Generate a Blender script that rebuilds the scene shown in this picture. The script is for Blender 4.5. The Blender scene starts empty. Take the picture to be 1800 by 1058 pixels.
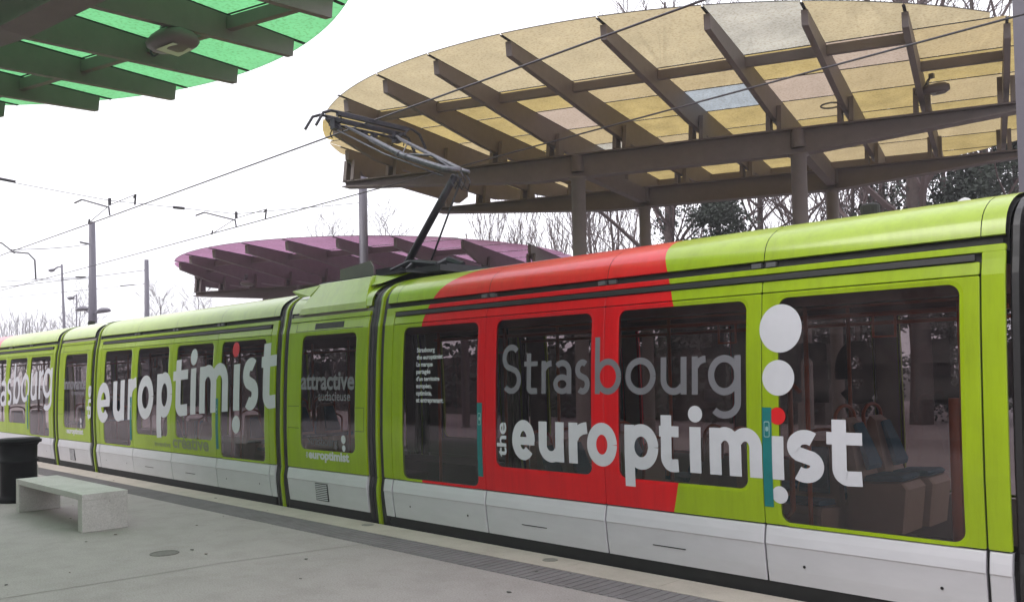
import bpy, bmesh, math, random
from mathutils import Vector, Matrix
from mathutils.geometry import tessellate_polygon
R = math.radians
S = bpy.context.scene
COL = S.collection
# ------------------------------------------------------------------ camera
H_EYE = 1.70
def cam_axes(yaw, pitch, roll):
    F = Vector((-math.cos(yaw)*math.cos(pitch), math.sin(yaw)*math.cos(pitch), math.sin(pitch)))
    X = F.cross(Vector((0, 0, 1))).normalized(); U = X.cross(F)
    return X*math.cos(roll)+U*math.sin(roll), -X*math.sin(roll)+U*math.cos(roll), F
RX, UX, FX = cam_axes(0.78983829, 0.02784619, -0.01999367)
cam = bpy.data.cameras.new('camera'); camo = bpy.data.objects.new('camera', cam); COL.objects.link(camo)
camo.matrix_world = Matrix(((RX.x, UX.x, -FX.x, 0), (RX.y, UX.y, -FX.y, 0), (RX.z, UX.z, -FX.z, H_EYE), (0, 0, 0, 1)))
cam.sensor_width = 36; cam.lens = 1520/1800*36; cam.shift_y = 81/1800
cam.clip_end = 2000; cam.clip_start = .05
S.camera = camo
# ------------------------------------------------------------------ sky, sun, exposure
W = bpy.data.worlds.new('World'); S.world = W; W.use_nodes = True
nt = W.node_tree; nt.nodes.clear()
wo = nt.nodes.new('ShaderNodeOutputWorld'); bg = nt.nodes.new('ShaderNodeBackground')
sky = nt.nodes.new('ShaderNodeTexSky'); sky.sky_type = 'NISHITA'; sky.sun_disc = False
sky.sun_elevation = R(48); sky.sun_rotation = R(200); sky.dust_density = 5; sky.air_density = 1.5
mix = nt.nodes.new('ShaderNodeMixRGB'); mix.inputs[0].default_value = .88
mix.inputs[2].default_value = (8.0, 7.95, 8.5, 1)
hs = nt.nodes.new('ShaderNodeHueSaturation'); hs.inputs['Saturation'].default_value = .35
nt.links.new(sky.outputs[0], hs.inputs['Color']); nt.links.new(hs.outputs[0], mix.inputs[1])
nt.links.new(mix.outputs[0], bg.inputs[0]); bg.inputs[1].default_value = .13
nt.links.new(bg.outputs[0], wo.inputs[0])
sun = bpy.data.lights.new('sun', 'SUN'); sun.energy = .6; sun.angle = R(25); sun.color = (1, .97, .93)
suno = bpy.data.objects.new('sun', sun); COL.objects.link(suno)
suno.rotation_euler = (R(42), 0, R(-20))
S.view_settings.view_transform = 'Standard'; S.view_settings.look = 'None'
S.view_settings.exposure = 0.9; S.view_settings.gamma = 1.0
S.cycles.max_bounces = 8; S.cycles.transparent_max_bounces = 12
S.cycles.caustics_reflective = False; S.cycles.caustics_refractive = False

# ------------------------------------------------------------------ helpers
class MB:
    def __init__(s): s.v = []; s.f = []; s.m = []
    def add(s, vs, fs, mi=0):
        o = len(s.v); s.v += [tuple(v) for v in vs]
        for f in fs: s.f.append([i+o for i in f]); s.m.append(mi)
    def box(s, x0, x1, y0, y1, z0, z1, mi=0):
        s.add([(x0,y0,z0),(x1,y0,z0),(x1,y1,z0),(x0,y1,z0),(x0,y0,z1),(x1,y0,z1),(x1,y1,z1),(x0,y1,z1)],
              [(0,3,2,1),(4,5,6,7),(0,1,5,4),(1,2,6,5),(2,3,7,6),(3,0,4,7)], mi)
    def prism(s, poly, d, mi=0):      # planar 3D polygon extruded by vector d
        n = len(poly); p = [Vector(q) for q in poly]; d = Vector(d)
        s.add(p+[q+d for q in p], [tuple(range(n))[::-1], tuple(range(n, 2*n))]+[(i, (i+1) % n, n+(i+1) % n, n+i) for i in range(n)], mi)
    def tube(s, pts, r, n=8, mi=0, cap=True):
        pts = [Vector(p) for p in pts]
        if len(pts) < 2: return
        rs = r if isinstance(r, (list, tuple)) else [r]*len(pts)
        o = len(s.v); up = Vector((0, 0, 1))
        prev = None
        for i, p in enumerate(pts):
            d = (pts[min(i+1, len(pts)-1)]-pts[max(i-1, 0)]).normalized()
            if prev is None:
                a = d.cross(up if abs(d.z) < .9 else Vector((1, 0, 0))).normalized()
            else:
                a = (prev-d*prev.dot(d)).normalized()
            prev = a; b = d.cross(a)
            for k in range(n):
                t = 2*math.pi*k/n; q = p+(a*math.cos(t)+b*math.sin(t))*rs[i]; s.v.append(tuple(q))
        for i in range(len(pts)-1):
            for k in range(n):
                s.f.append([o+i*n+k, o+i*n+(k+1) % n, o+(i+1)*n+(k+1) % n, o+(i+1)*n+k]); s.m.append(mi)
        if cap:
            s.f.append([o+k for k in range(n)][::-1]); s.m.append(mi)
            s.f.append([o+(len(pts)-1)*n+k for k in range(n)]); s.m.append(mi)
    def lathe(s, c, prof, n=24, mi=0):
        o = len(s.v)
        for r, z in prof:
            for k in range(n):
                t = 2*math.pi*k/n; s.v.append((c[0]+r*math.cos(t), c[1]+r*math.sin(t), c[2]+z))
        for i in range(len(prof)-1):
            for k in range(n):
                s.f.append([o+i*n+k, o+i*n+(k+1) % n, o+(i+1)*n+(k+1) % n, o+(i+1)*n+k]); s.m.append(mi)
        s.f.append([o+(len(prof)-1)*n+k for k in range(n)]); s.m.append(mi)
        s.f.append([o+k for k in range(n)][::-1]); s.m.append(mi)
    def build(s, name, mats, parent=None, bevel=0, smooth=False, loc=None):
        me = bpy.data.meshes.new(name); me.from_pydata(s.v, [], s.f)
        if not isinstance(mats, (list, tuple)): mats = [mats]
        for m in mats: me.materials.append(m)
        if len(mats) > 1: me.polygons.foreach_set('material_index', s.m)
        if smooth: me.polygons.foreach_set('use_smooth', [True]*len(me.polygons))
        me.update()
        o = bpy.data.objects.new(name, me); COL.objects.link(o)
        if parent: o.parent = parent
        if loc: o.location = loc
        if bevel:
            b = o.modifiers.new('b', 'BEVEL'); b.width = bevel; b.segments = 2; b.limit_method = 'ANGLE'
        return o
def tag(o, label=None, cat=None, group=None, kind=None):
    if label: o['label'] = label
    if cat: o['category'] = cat
    if group: o['group'] = group
    if kind: o['kind'] = kind
    return o
def empty(name, loc, label, cat, group=None):
    o = bpy.data.objects.new(name, None); COL.objects.link(o); o.location = loc; o.empty_display_size = .3
    return tag(o, label, cat, group)
def adopt(o, root):               # parent while keeping world placement (root only translated)
    o.parent = root; o.location = Vector(o.location)-Vector(root.location); return o

# ------------------------------------------------------------------ materials
def mat(name, col, rough=.6, metal=0, coat=0, noise=0, nscale=8, bump=0, bscale=60, spec=.5, col2=None, stretch=None, coat_rough=.04):
    m = bpy.data.materials.new(name); m.use_nodes = True; t = m.node_tree; b = t.nodes['Principled BSDF']
    b.inputs['Base Color'].default_value = (*col, 1); b.inputs['Roughness'].default_value = rough
    b.inputs['Metallic'].default_value = metal; b.inputs['Coat Weight'].default_value = coat
    b.inputs['Coat Roughness'].default_value = coat_rough; b.inputs['Specular IOR Level'].default_value = spec
    if noise or bump:
        tc = t.nodes.new('ShaderNodeTexCoord'); src = tc.outputs['Object']
        if stretch:
            mp = t.nodes.new('ShaderNodeMapping'); mp.inputs['Scale'].default_value = stretch
            t.links.new(src, mp.inputs[0]); src = mp.outputs[0]
    if noise:
        n = t.nodes.new('ShaderNodeTexNoise'); n.inputs['Scale'].default_value = nscale; n.inputs['Detail'].default_value = 7
        n.inputs['Roughness'].default_value = .65
        t.links.new(src, n.inputs['Vector'])
        rp = t.nodes.new('ShaderNodeValToRGB'); rp.color_ramp.elements[0].position = .3; rp.color_ramp.elements[1].position = .7
        c2 = col2 or tuple(max(0, c*(1-noise)) for c in col)
        rp.color_ramp.elements[0].color = (*c2, 1); rp.color_ramp.elements[1].color = (*col, 1)
        t.links.new(n.outputs['Fac'], rp.inputs[0]); t.links.new(rp.outputs[0], b.inputs['Base Color'])
    if bump:
        n2 = t.nodes.new('ShaderNodeTexNoise'); n2.inputs['Scale'].default_value = bscale; n2.inputs['Detail'].default_value = 6
        t.links.new(src, n2.inputs['Vector'])
        bp = t.nodes.new('ShaderNodeBump'); bp.inputs['Strength'].default_value = bump; bp.inputs['Distance'].default_value = .01
        t.links.new(n2.outputs['Fac'], bp.inputs['Height']); t.links.new(bp.outputs[0], b.inputs['Normal'])
    return m
GREEN = (.31, .44, .004); RED = (.64, .004, .008)
def paint_mat(name, split, coat=.42, crough=.05, cior=1.5):
    m = mat(name, GREEN, .42, coat=coat, noise=.12, nscale=1.3, coat_rough=crough, spec=.18); m.node_tree.nodes['Principled BSDF'].inputs['Coat IOR'].default_value = cior
    t = m.node_tree; b = t.nodes['Principled BSDF']
    # fine road dirt, denser low on the body
    tc = t.nodes.new('ShaderNodeTexCoord'); sep = t.nodes.new('ShaderNodeSeparateXYZ'); t.links.new(tc.outputs['Object'], sep.inputs[0])
    base = b.inputs['Base Color'].links[0].from_socket
    if split:
        def M(op, a, c=None):
            n = t.nodes.new('ShaderNodeMath'); n.operation = op
            for i, v in enumerate((a, c)):
                if v is None: continue
                if isinstance(v, (int, float)): n.inputs[i].default_value = v
                else: t.links.new(v, n.inputs[i])
            return n.outputs[0]
        X, Z = sep.outputs[0], sep.outputs[2]
        d = M('SUBTRACT', Z, 1.4); d2 = M('MULTIPLY', d, d)
        right = M('SUBTRACT', -3.95, M('MULTIPLY', d2, 1/6.5))
        d6 = M('MULTIPLY', M('MULTIPLY', d2, d2), d2)
        left = M('ADD', M('ADD', M('MULTIPLY', d2, .08), M('MULTIPLY', d6, .067)), -7.38)
        in1 = M('MULTIPLY', M('LESS_THAN', X, right), M('GREATER_THAN', X, left))
        in2 = M('MULTIPLY', M('LESS_THAN', X, -23.15), M('GREATER_THAN', X, -25.0))
        fac = M('MAXIMUM', in1, in2)
        mx = t.nodes.new('ShaderNodeMixRGB'); t.links.new(fac, mx.inputs[0]); t.links.new(base, mx.inputs[1])
        mx.inputs[2].default_value = (*RED, 1); base = mx.outputs[0]
        t.links.new(base, b.inputs['Base Color'])
    mp = t.nodes.new('ShaderNodeMapping'); mp.inputs['Scale'].default_value = (9, 9, .9); t.links.new(tc.outputs['Object'], mp.inputs[0])
    ns = t.nodes.new('ShaderNodeTexNoise'); ns.inputs['Scale'].default_value = 1.0; ns.inputs['Detail'].default_value = 8; ns.inputs['Roughness'].default_value = .75
    t.links.new(mp.outputs[0], ns.inputs['Vector'])
    rs = t.nodes.new('ShaderNodeValToRGB'); rs.color_ramp.elements[0].position = .34; rs.color_ramp.elements[1].position = .58
    rs.color_ramp.elements[0].color = (.80, .79, .80, 1); rs.color_ramp.elements[1].color = (1, 1, 1, 1); t.links.new(ns.outputs['Fac'], rs.inputs[0])
    md = t.nodes.new('ShaderNodeMixRGB'); md.blend_type = 'MULTIPLY'; md.inputs[0].default_value = .8
    t.links.new(base, md.inputs[1]); t.links.new(rs.outputs[0], md.inputs[2]); t.links.new(md.outputs[0], b.inputs['Base Color'])
    rr = t.nodes.new('ShaderNodeMapRange'); rr.inputs['From Min'].default_value = .3; rr.inputs['From Max'].default_value = .7
    rr.inputs['To Min'].default_value = crough+.10; rr.inputs['To Max'].default_value = crough; t.links.new(ns.outputs['Fac'], rr.inputs[0]); t.links.new(rr.outputs[0], b.inputs['Coat Roughness'])
    # faint ripple of the sheet metal in the reflections
    n2 = t.nodes.new('ShaderNodeTexNoise'); n2.inputs['Scale'].default_value = 2.2; n2.inputs['Detail'].default_value = 1
    t.links.new(tc.outputs['Object'], n2.inputs['Vector'])
    bp = t.nodes.new('ShaderNodeBump'); bp.inputs['Strength'].default_value = .12; bp.inputs['Distance'].default_value = .02
    t.links.new(n2.outputs['Fac'], bp.inputs['Height']); t.links.new(bp.outputs[0], b.inputs['Normal']); t.links.new(bp.outputs[0], b.inputs['Coat Normal'])
    return m
PAINT = paint_mat('tram_paint', True); PAINTR = paint_mat('tram_roof_paint', True, .7, .14, 1.6)
PGREEN = paint_mat('tram_green_paint', False); PGREENR = paint_mat('tram_green_roof_paint', False, .9, .13, 1.7)
SKIRT = mat('skirt_grey_paint', (.60, .59, .62), .38, coat=.15, noise=.10, nscale=2.5, stretch=(1, 1, 3))
DARK = mat('dark_underframe', (.012, .011, .011), .7, noise=.5, nscale=9)
RUBBER = mat('black_rubber', (.014, .013, .014), .42, bump=.15, bscale=30)
STRIP = mat('black_gutter_strip', (.018, .017, .018), .5)
TEAL = mat('teal_door_edge', (.0, .17, .17), .45, noise=.2, nscale=20)
BTN = mat('door_button', (.25, .42, .40), .35)
FILMW = mat('white_film', (.60, .60, .64), .42, noise=.06, nscale=12)
FILMG = mat('grey_film', (.175, .17, .19), .45, noise=.08, nscale=14)
FILMD = mat('faint_grey_film', (.13, .13, .12), .5, noise=.12, nscale=14)
FILMR = mat('red_film', RED, .4)
FILMM = mat('mesh_grey_film', (.17, .20, .10), .5)
INT = mat('interior_panel', (.30, .26, .23), .6, noise=.2, nscale=3)
INTC = mat('interior_ceiling', (.22, .10, .07), .5, noise=.2, nscale=4)
FLOORM = mat('interior_floor', (.03, .035, .03), .7, noise=.3, nscale=30)
SHELL = mat('seat_shell_beige', (.46, .33, .25), .5, noise=.1, nscale=8)
CUSH = mat('seat_cushion_blue', (.04, .16, .24), .85, noise=.3, nscale=40)
ORANGE = mat('orange_handrail', (.46, .105, .03), .35)
METAL = mat('grey_metal', (.22, .22, .23), .4, metal=.6, noise=.3, nscale=14)
PANTO = mat('pantograph_frame', (.17, .17, .20), .45, metal=.5, noise=.5, nscale=18)
PDARK = mat('pantograph_dark', (.035, .033, .045), .5, metal=.3, noise=.4, nscale=12)
STEEL = mat('taupe_painted_steel', (.162, .134, .130), .55, noise=.16, nscale=5, bump=.08, bscale=35)
STEELC = mat('taupe_column_paint', (.185, .158, .148), .6, noise=.15, nscale=6, bump=.08, bscale=35)
WIRE = mat('overhead_wire', (.06, .055, .065), .5, metal=.3)
POLE = mat('grey_violet_pole', (.13, .12, .15), .5, noise=.12, nscale=6)
LENS = mat('lamp_lens', (.45, .45, .45), .2)
def glass_mat(name, tr, refl=1.0):
    m = bpy.data.materials.new(name); m.use_nodes = True; t = m.node_tree; t.nodes.clear()
    o = t.nodes.new('ShaderNodeOutputMaterial'); g = t.nodes.new('ShaderNodeBsdfGlossy'); tb = t.nodes.new('ShaderNodeBsdfTransparent')
    g.inputs['Roughness'].default_value = .045; tb.inputs[0].default_value = (*tr, 1)
    g.inputs['Color'].default_value = (.95, .92, .95, 1)
    fr = t.nodes.new('ShaderNodeFresnel'); fr.inputs[0].default_value = 1.62
    mu = t.nodes.new('ShaderNodeMath'); mu.operation = 'MULTIPLY'; mu.inputs[1].default_value = refl; mu.use_clamp = True
    t.links.new(fr.outputs[0], mu.inputs[0]); mx = t.nodes.new('ShaderNodeMixShader')
    t.links.new(mu.outputs[0], mx.inputs[0]); t.links.new(tb.outputs[0], mx.inputs[1]); t.links.new(g.outputs[0], mx.inputs[2])
    tc = t.nodes.new('ShaderNodeTexCoord'); n = t.nodes.new('ShaderNodeTexNoise'); n.inputs['Scale'].default_value = 1.1
    t.links.new(tc.outputs['Object'], n.inputs['Vector']); bp = t.nodes.new('ShaderNodeBump'); bp.inputs['Strength'].default_value = .10
    bp.inputs['Distance'].default_value = .02
    t.links.new(n.outputs['Fac'], bp.inputs['Height']); t.links.new(bp.outputs[0], g.inputs['Normal'])
    t.links.new(mx.outputs[0], o.inputs[0]); return m
GLASS = glass_mat('tinted_window_glass', (.60, .54, .53), 1.1)
GLASSF = glass_mat('far_window_glass', (.36, .33, .35), 1.0)
def canopy_glass(name, col, clear, dirt):
    m = bpy.data.materials.new(name); m.use_nodes = True; t = m.node_tree; t.nodes.clear()
    o = t.nodes.new('ShaderNodeOutputMaterial'); tc = t.nodes.new('ShaderNodeTexCoord')
    n = t.nodes.new('ShaderNodeTexNoise'); n.inputs['Scale'].default_value = 1.6; n.inputs['Detail'].default_value = 10; n.inputs['Roughness'].default_value = .72
    t.links.new(tc.outputs['Object'], n.inputs['Vector'])
    rp = t.nodes.new('ShaderNodeValToRGB'); rp.color_ramp.elements[0].position = .32; rp.color_ramp.elements[1].position = .66
    rp.color_ramp.elements[0].color = (*[c*(1-dirt) for c in col], 1); rp.color_ramp.elements[1].color = (*col, 1)
    t.links.new(n.outputs['Fac'], rp.inputs[0])
    n3 = t.nodes.new('ShaderNodeTexNoise'); n3.inputs['Scale'].default_value = 26; n3.inputs['Detail'].default_value = 6
    t.links.new(tc.outputs['Object'], n3.inputs['Vector'])
    rp3 = t.nodes.new('ShaderNodeValToRGB'); rp3.color_ramp.elements[0].position = .36; rp3.color_ramp.elements[1].position = .5
    rp3.color_ramp.elements[0].color = (.80, .76, .70, 1); rp3.color_ramp.elements[1].color = (1, 1, 1, 1)
    t.links.new(n3.outputs['Fac'], rp3.inputs[0])
    mm = t.nodes.new('ShaderNodeMixRGB'); mm.blend_type = 'MULTIPLY'; mm.inputs[0].default_value = 1
    t.links.new(rp.outputs[0], mm.inputs[1]); t.links.new(rp3.outputs[0], mm.inputs[2])
    tl = t.nodes.new('ShaderNodeBsdfTranslucent'); t.links.new(mm.outputs[0], tl.inputs[0])
    df = t.nodes.new('ShaderNodeBsdfDiffuse'); t.links.new(mm.outputs[0], df.inputs[0])
    m1 = t.nodes.new('ShaderNodeMixShader'); m1.inputs[0].default_value = .22; t.links.new(tl.outputs[0], m1.inputs[1]); t.links.new(df.outputs[0], m1.inputs[2])
    tb = t.nodes.new('ShaderNodeBsdfTransparent'); t.links.new(mm.outputs[0], tb.inputs[0])
    m2 = t.nodes.new('ShaderNodeMixShader'); m2.inputs[0].default_value = clear; t.links.new(m1.outputs[0], m2.inputs[1]); t.links.new(tb.outputs[0], m2.inputs[2])
    g = t.nodes.new('ShaderNodeBsdfGlossy'); g.inputs['Roughness'].default_value = .15
    m3 = t.nodes.new('ShaderNodeMixShader'); m3.inputs[0].default_value = .05; t.links.new(m2.outputs[0], m3.inputs[1]); t.links.new(g.outputs[0], m3.inputs[2])
    t.links.new(m3.outputs[0], o.inputs[0]); return m

# ------------------------------------------------------------------ tram body profile
YC = 7.15
PZ = [0.53, 0.76, 0.99, 1.2, 1.46, 1.7, 1.92, 2.055, 2.249, 2.35, 2.45, 2.487]
PY = [5.940, 5.930, 5.925, 5.929, 5.936, 5.945, 5.957, 5.967, 5.984, 6.007, 6.024, 6.032]
ROOF = [(6.034, 2.503), (6.045, 2.553), (6.062, 2.60), (6.088, 2.642), (6.125, 2.680), (6.18, 2.718), (6.254, 2.757), (6.36, 2.795), (6.50, 2.825), (6.70, 2.848), (6.92, 2.858), (7.15, 2.861)]
def prof(z):
    if z <= PZ[0]: return PY[0]
    for i in range(len(PZ)-1):
        if z <= PZ[i+1]:
            t = (z-PZ[i])/(PZ[i+1]-PZ[i]); return PY[i]+t*(PY[i+1]-PY[i])
    return PY[-1]
def rrect(x0, x1, z0, z1, r, n=6):
    out = []
    for cx, cz, a0 in ((x1-r, z1-r, 0), (x0+r, z1-r, 90), (x0+r, z0+r, 180), (x1-r, z0+r, 270)):
        for k in range(n+1):
            a = R(a0+90*k/n); out.append((cx+r*math.cos(a), cz+r*math.sin(a)))
    return out
def mapped(name, tris, mats, parent, side, extra=None, smooth=False):
    """tris: list of (verts[(x,off,z)], faces, mi); bisected at profile levels, wrapped on the body"""
    bm = bmesh.new()
    for vs, fs, mi in tris:
        bv = [bm.verts.new(v) for v in vs]
        for f in fs:
            try: bf = bm.faces.new([bv[i] for i in f]); bf.material_index = mi
            except ValueError: pass
    for zz in PZ[1:-1]:
        g = bm.verts[:]+bm.edges[:]+bm.faces[:]
        bmesh.ops.bisect_plane(bm, geom=g, plane_co=(0, 0, zz), plane_no=(0, 0, 1), dist=1e-5)
    for v in bm.verts:
        y = prof(v.co.z)+v.co.y
        v.co.y = y if side > 0 else 2*YC-y
    if extra: extra(bm)
    me = bpy.data.meshes.new(name); bm.to_mesh(me); bm.free()
    for m in (mats if isinstance(mats, list) else [mats]): me.materials.append(m)
    o = bpy.data.objects.new(name, me); COL.objects.link(o); o.parent = parent
    return o
def sheet(name, x0, x1, z0, z1, hole, m, parent, side, th=.022, lip=.026, r_out=.012):
    outer = rrect(x0, x1, z0, z1, r_out, 3); tr = []
    inn = rrect(x0+.004, x1-.004, z0+.004, z1-.004, max(.004, r_out-.004), 3)
    n = len(outer)
    tr.append(([(a, .004, b) for a, b in outer]+[(a, 0, b) for a, b in inn], [(i, (i+1) % n, n+(i+1) % n, n+i) for i in range(n)], 0))
    tr.append(([(a, .004, b) for a, b in outer]+[(a, th, b) for a, b in outer], [(i, (i+1) % n, n+(i+1) % n, n+i) for i in range(n)], 0))
    if hole:
        hx0, hx1, hz0, hz1, hr = hole
        big = rrect(hx0-lip, hx1+lip, hz0-lip, hz1+lip, hr+lip*.6, 8); mid = rrect(hx0-lip*.35, hx1+lip*.35, hz0-lip*.35, hz1+lip*.35, hr+lip*.2, 8)
        sm = rrect(hx0, hx1, hz0, hz1, hr, 8)
        polys = [[Vector((a, b, 0)) for a, b in inn], [Vector((a, b, 0)) for a, b in big]]
        tri = tessellate_polygon(polys); allv = inn+big
        tr.append(([(a, 0, b) for a, b in allv], [tuple(t) for t in tri], 0))
        k = len(big)
        for A, oa, B, ob in ((big, 0, mid, .0035), (mid, .0035, sm, .005), (sm, .005, sm, .03)):
            tr.append(([(a, oa, b) for a, b in A]+[(a, ob, b) for a, b in B], [(i, (i+1) % k, k+(i+1) % k, k+i) for i in range(k)], 0))
    else:
        tr.append(([(a, 0, b) for a, b in inn], [tuple(range(n))], 0))
    return mapped(name, tr, m, parent, side)
def pane(x0, x1, z0, z1, parent, side):
    vs = [(x0-.03, .0065, z0-.03), (x1+.03, .0065, z0-.03), (x1+.03, .0065, z1+.03), (x0-.03, .0065, z1+.03)]
    return mapped('window', [(vs, [(0, 1, 2, 3)], 0)], GLASS if side > 0 else GLASSF, parent, side)
def arch_pts(off=0.0, zlow=.10, skirt=True):
    """full cross-section, near bottom over the roof to far bottom"""
    near = []
    near += [(5.962+off, zlow), (5.925+off, .30), (5.925+off, .40), (5.945+off, .52)] if skirt else []
    near += [(y+off, z) for z, y in zip(PZ, PY)]
    near += [(y+off*(1 if z < 2.75 else .3), z-off*(0 if z < 2.6 else .7)) for y, z in ROOF[1:-1]]
    top = [(YC, ROOF[-1][1]-off)]
    return near+top+[(2*YC-y, z) for y, z in near[::-1]]
def arch(mb, x0, x1, o0, o1, zlow=.10, mi=0):
    A = arch_pts(o0, zlow); B = arch_pts(o1, zlow); n = len(A)
    mb.add([(x0, y, z) for y, z in A]+[(x1, y, z) for y, z in B], [(i, i+1, n+i+1, n+i) for i in range(n-1)], mi)

# ------------------------------------------------------------------ lettering
def text_mesh(body, bold=0.0, shear=0.0, track=1.0):
    c = bpy.data.curves.new('t', 'FONT'); c.body = body; c.offset = bold; c.shear = shear; c.space_character = track; c.resolution_u = 4
    o = bpy.data.objects.new('t', c); COL.objects.link(o)
    dg = bpy.context.evaluated_depsgraph_get(); me = bpy.data.meshes.new_from_object(o.evaluated_get(dg))
    vs = [tuple(v.co) for v in me.vertices]; fs = [tuple(p.vertices) for p in me.polygons]
    bpy.data.objects.remove(o); bpy.data.curves.remove(c); bpy.data.meshes.remove(me)
    return vs, fs
def fit_text(body, x0, x1, z0, z1, bold=0, rot=False, shear=0, off=-.0018, track=1.0, mi=0):
    vs, fs = text_mesh(body, bold, shear, track)
    if rot: vs = [(-v[1], v[0], 0) for v in vs]
    ax = min(v[0] for v in vs); bx = max(v[0] for v in vs); az = min(v[1] for v in vs); bz = max(v[1] for v in vs)
    return ([(x0+(v[0]-ax)/(bx-ax)*(x1-x0), off, z0+(v[1]-az)/(bz-az)*(z1-z0)) for v in vs], fs, mi)
def arcp(cx, cz, rx, rz, a0, a1, n=20):
    return [(cx+rx*math.cos(R(a0+(a1-a0)*k/n)), cz+rz*math.sin(R(a0+(a1-a0)*k/n))) for k in range(n+1)]
class Letters:
    """monoline letters drawn as thick strokes in (x,z); every stroke a hair prouder than the last"""
    def __init__(s): s.t = []; s.k = 0
    def stroke(s, pts, w, mi=0, cutx=False):
        n = len(pts); L = []; Rr = []
        for i in range(n):
            a = pts[max(i-1, 0)]; b = pts[min(i+1, n-1)]; dx, dz = b[0]-a[0], b[1]-a[1]; l = math.hypot(dx, dz) or 1
            wi = w[i] if isinstance(w, list) else w
            nx, nz = -dz/l*wi/2, dx/l*wi/2
            L.append((pts[i][0]+nx, pts[i][1]+nz)); Rr.append((pts[i][0]-nx, pts[i][1]-nz))
        off = -.0015-.00022*(s.k % 6); s.k += 1
        s.t.append(([(a, off, b) for a, b in L]+[(a, off, b) for a, b in Rr], [(i, i+1, n+i+1, n+i) for i in range(n-1)], mi))
    def poly(s, pts, mi=0):
        off = -.0015-.00022*(s.k % 6); s.k += 1
        s.t.append(([(a, off, b) for a, b in pts], [tuple(range(len(pts)))], mi))
    def dot(s, cx, cz, rx, rz=None, mi=0):
        s.poly(arcp(cx, cz, rx, rz or rx, 0, 360, 40)[:-1], mi)
def glyph(L, ch, x0, x1, base, xh, w, bold=True, mi=0, desc=None, asc=None):
    """one lower-case letter between x0 and x1 on the baseline, x-height xh, stroke w"""
    h = w/2; wd = x1-x0; ov = w*.08; cz = base+xh/2; rx = wd/2-h; rz = xh/2-h+ov
    wv = w*.92   # horizontal parts slightly thinner
    if ch == 'o': L.stroke(arcp((x0+x1)/2, cz, rx, rz, 0, 360, 40), w, mi)
    elif ch == 'e':
        L.stroke(arcp((x0+x1)/2, cz, rx, rz, -4, 318, 40), w, mi)
        L.stroke([(x0+h, cz-.02*xh), (x1-h*.1, cz-.02*xh)], w*.72, mi)
    elif ch == 'u':
        r = wd/2-h
        L.stroke([(x0+h, base+xh)]+arcp(x0+h+r, base+h+r*1.0-ov, r, r, 180, 330, 20), w, mi)
        L.stroke([(x1-h, base+xh), (x1-h, base)], w, mi)
    elif ch == 'n':
        r = wd/2-h
        L.stroke([(x0+h, base), (x0+h, base+xh)], w, mi)
        L.stroke([(x1-h, base)]+arcp(x1-h-r, base+xh-h-r+ov, r, r, 0, 150, 20), w, mi)
    elif ch == 'r':
        L.stroke([(x0+h, base), (x0+h, base+xh)], w, mi)
        L.stroke(arcp(x1+wd*.06, base+xh-h-wd*.62+ov, wd*.78, wd*.62, 168, 92, 12)+[(x1, base+xh-h+ov)], w, mi)
    elif ch == 'm':
        r = (wd-w)/4
        L.stroke([(x0+h, base), (x0+h, base+xh)], w, mi)
        for q in (0, 1):
            xe = x0+h+2*r*(q+1)
            L.stroke([(xe, base)]+arcp(xe-r, base+xh-h-r*1.15+ov, r, r*1.15, 0, 150, 18), w, mi)
    elif ch in 'pqbg':
        bx0, bx1 = x0, x1
        L.stroke(arcp((bx0+bx1)/2, cz, rx, rz, 0, 360, 40), w, mi)
        if ch == 'p': L.stroke([(x0+h, desc), (x0+h, base+xh)], w, mi)
        if ch == 'b': L.stroke([(x0+h, base), (x0+h, asc)], w, mi)
        if ch == 'g':
            r = wd/2-h; L.stroke([(x1-h, base+xh)]+arcp(x0+h+r, desc+h+(base-desc)*.55, r, (base-desc)*.55, 0, -140, 20), w, mi)
    elif ch == 'a':
        r = wd/2-h
        L.stroke([(x1-h, base)]+arcp(x1-h-r, base+xh-h-r*.95+ov, r, r*.95, 0, 140, 18), w, mi)
        L.stroke(arcp(x0+wd*.5-h*.1, base+xh*.29, wd*.5-h-h*.1, xh*.29-h+ov, 0, 360, 26), w*.95, mi)
    elif ch == 's':
        r1 = (xh/2-h+w*.42)/2; cx = (x0+x1)/2; rr = wd/2-h
        top = base+xh-h+ov; bot = base+h-ov; mz = cz
        a = arcp(cx, (top+mz)/2, rr, (top-mz)/2, 48, 230, 16); b = arcp(cx, (bot+mz)/2, rr, (mz-bot)/2, 50, -132, 16)
        L.stroke(a+b, w, mi)
    elif ch == 't':
        sx = x0+wd*.36
        r = min(w*.62, (x1-h*.4-sx))
        L.stroke([(sx, asc), (sx, base+r+h-ov)]+arcp(sx+r, base+h+r-ov, r, r, 180, 262, 12)+[(x1-h*.1, base+h-ov*.5)], w, mi)
        L.stroke([(x0, base+xh-w*.42), (x1, base+xh-w*.42)], w*.84, mi)
    elif ch == 'i': L.stroke([((x0+x1)/2, base), ((x0+x1)/2, base+xh)], w, mi)
    elif ch == 'S':
        cx = (x0+x1)/2; rr = wd/2-h; top = base+xh-h+ov; bot = base+h-ov; mz = base+xh*.51
        a = arcp(cx, (top+mz)/2, rr*.92, (top-mz)/2, 40, 235, 16); b = arcp(cx, (bot+mz)/2, rr, (mz-bot)/2, 55, -140, 16)
        L.stroke(a+b, w, mi)

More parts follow.
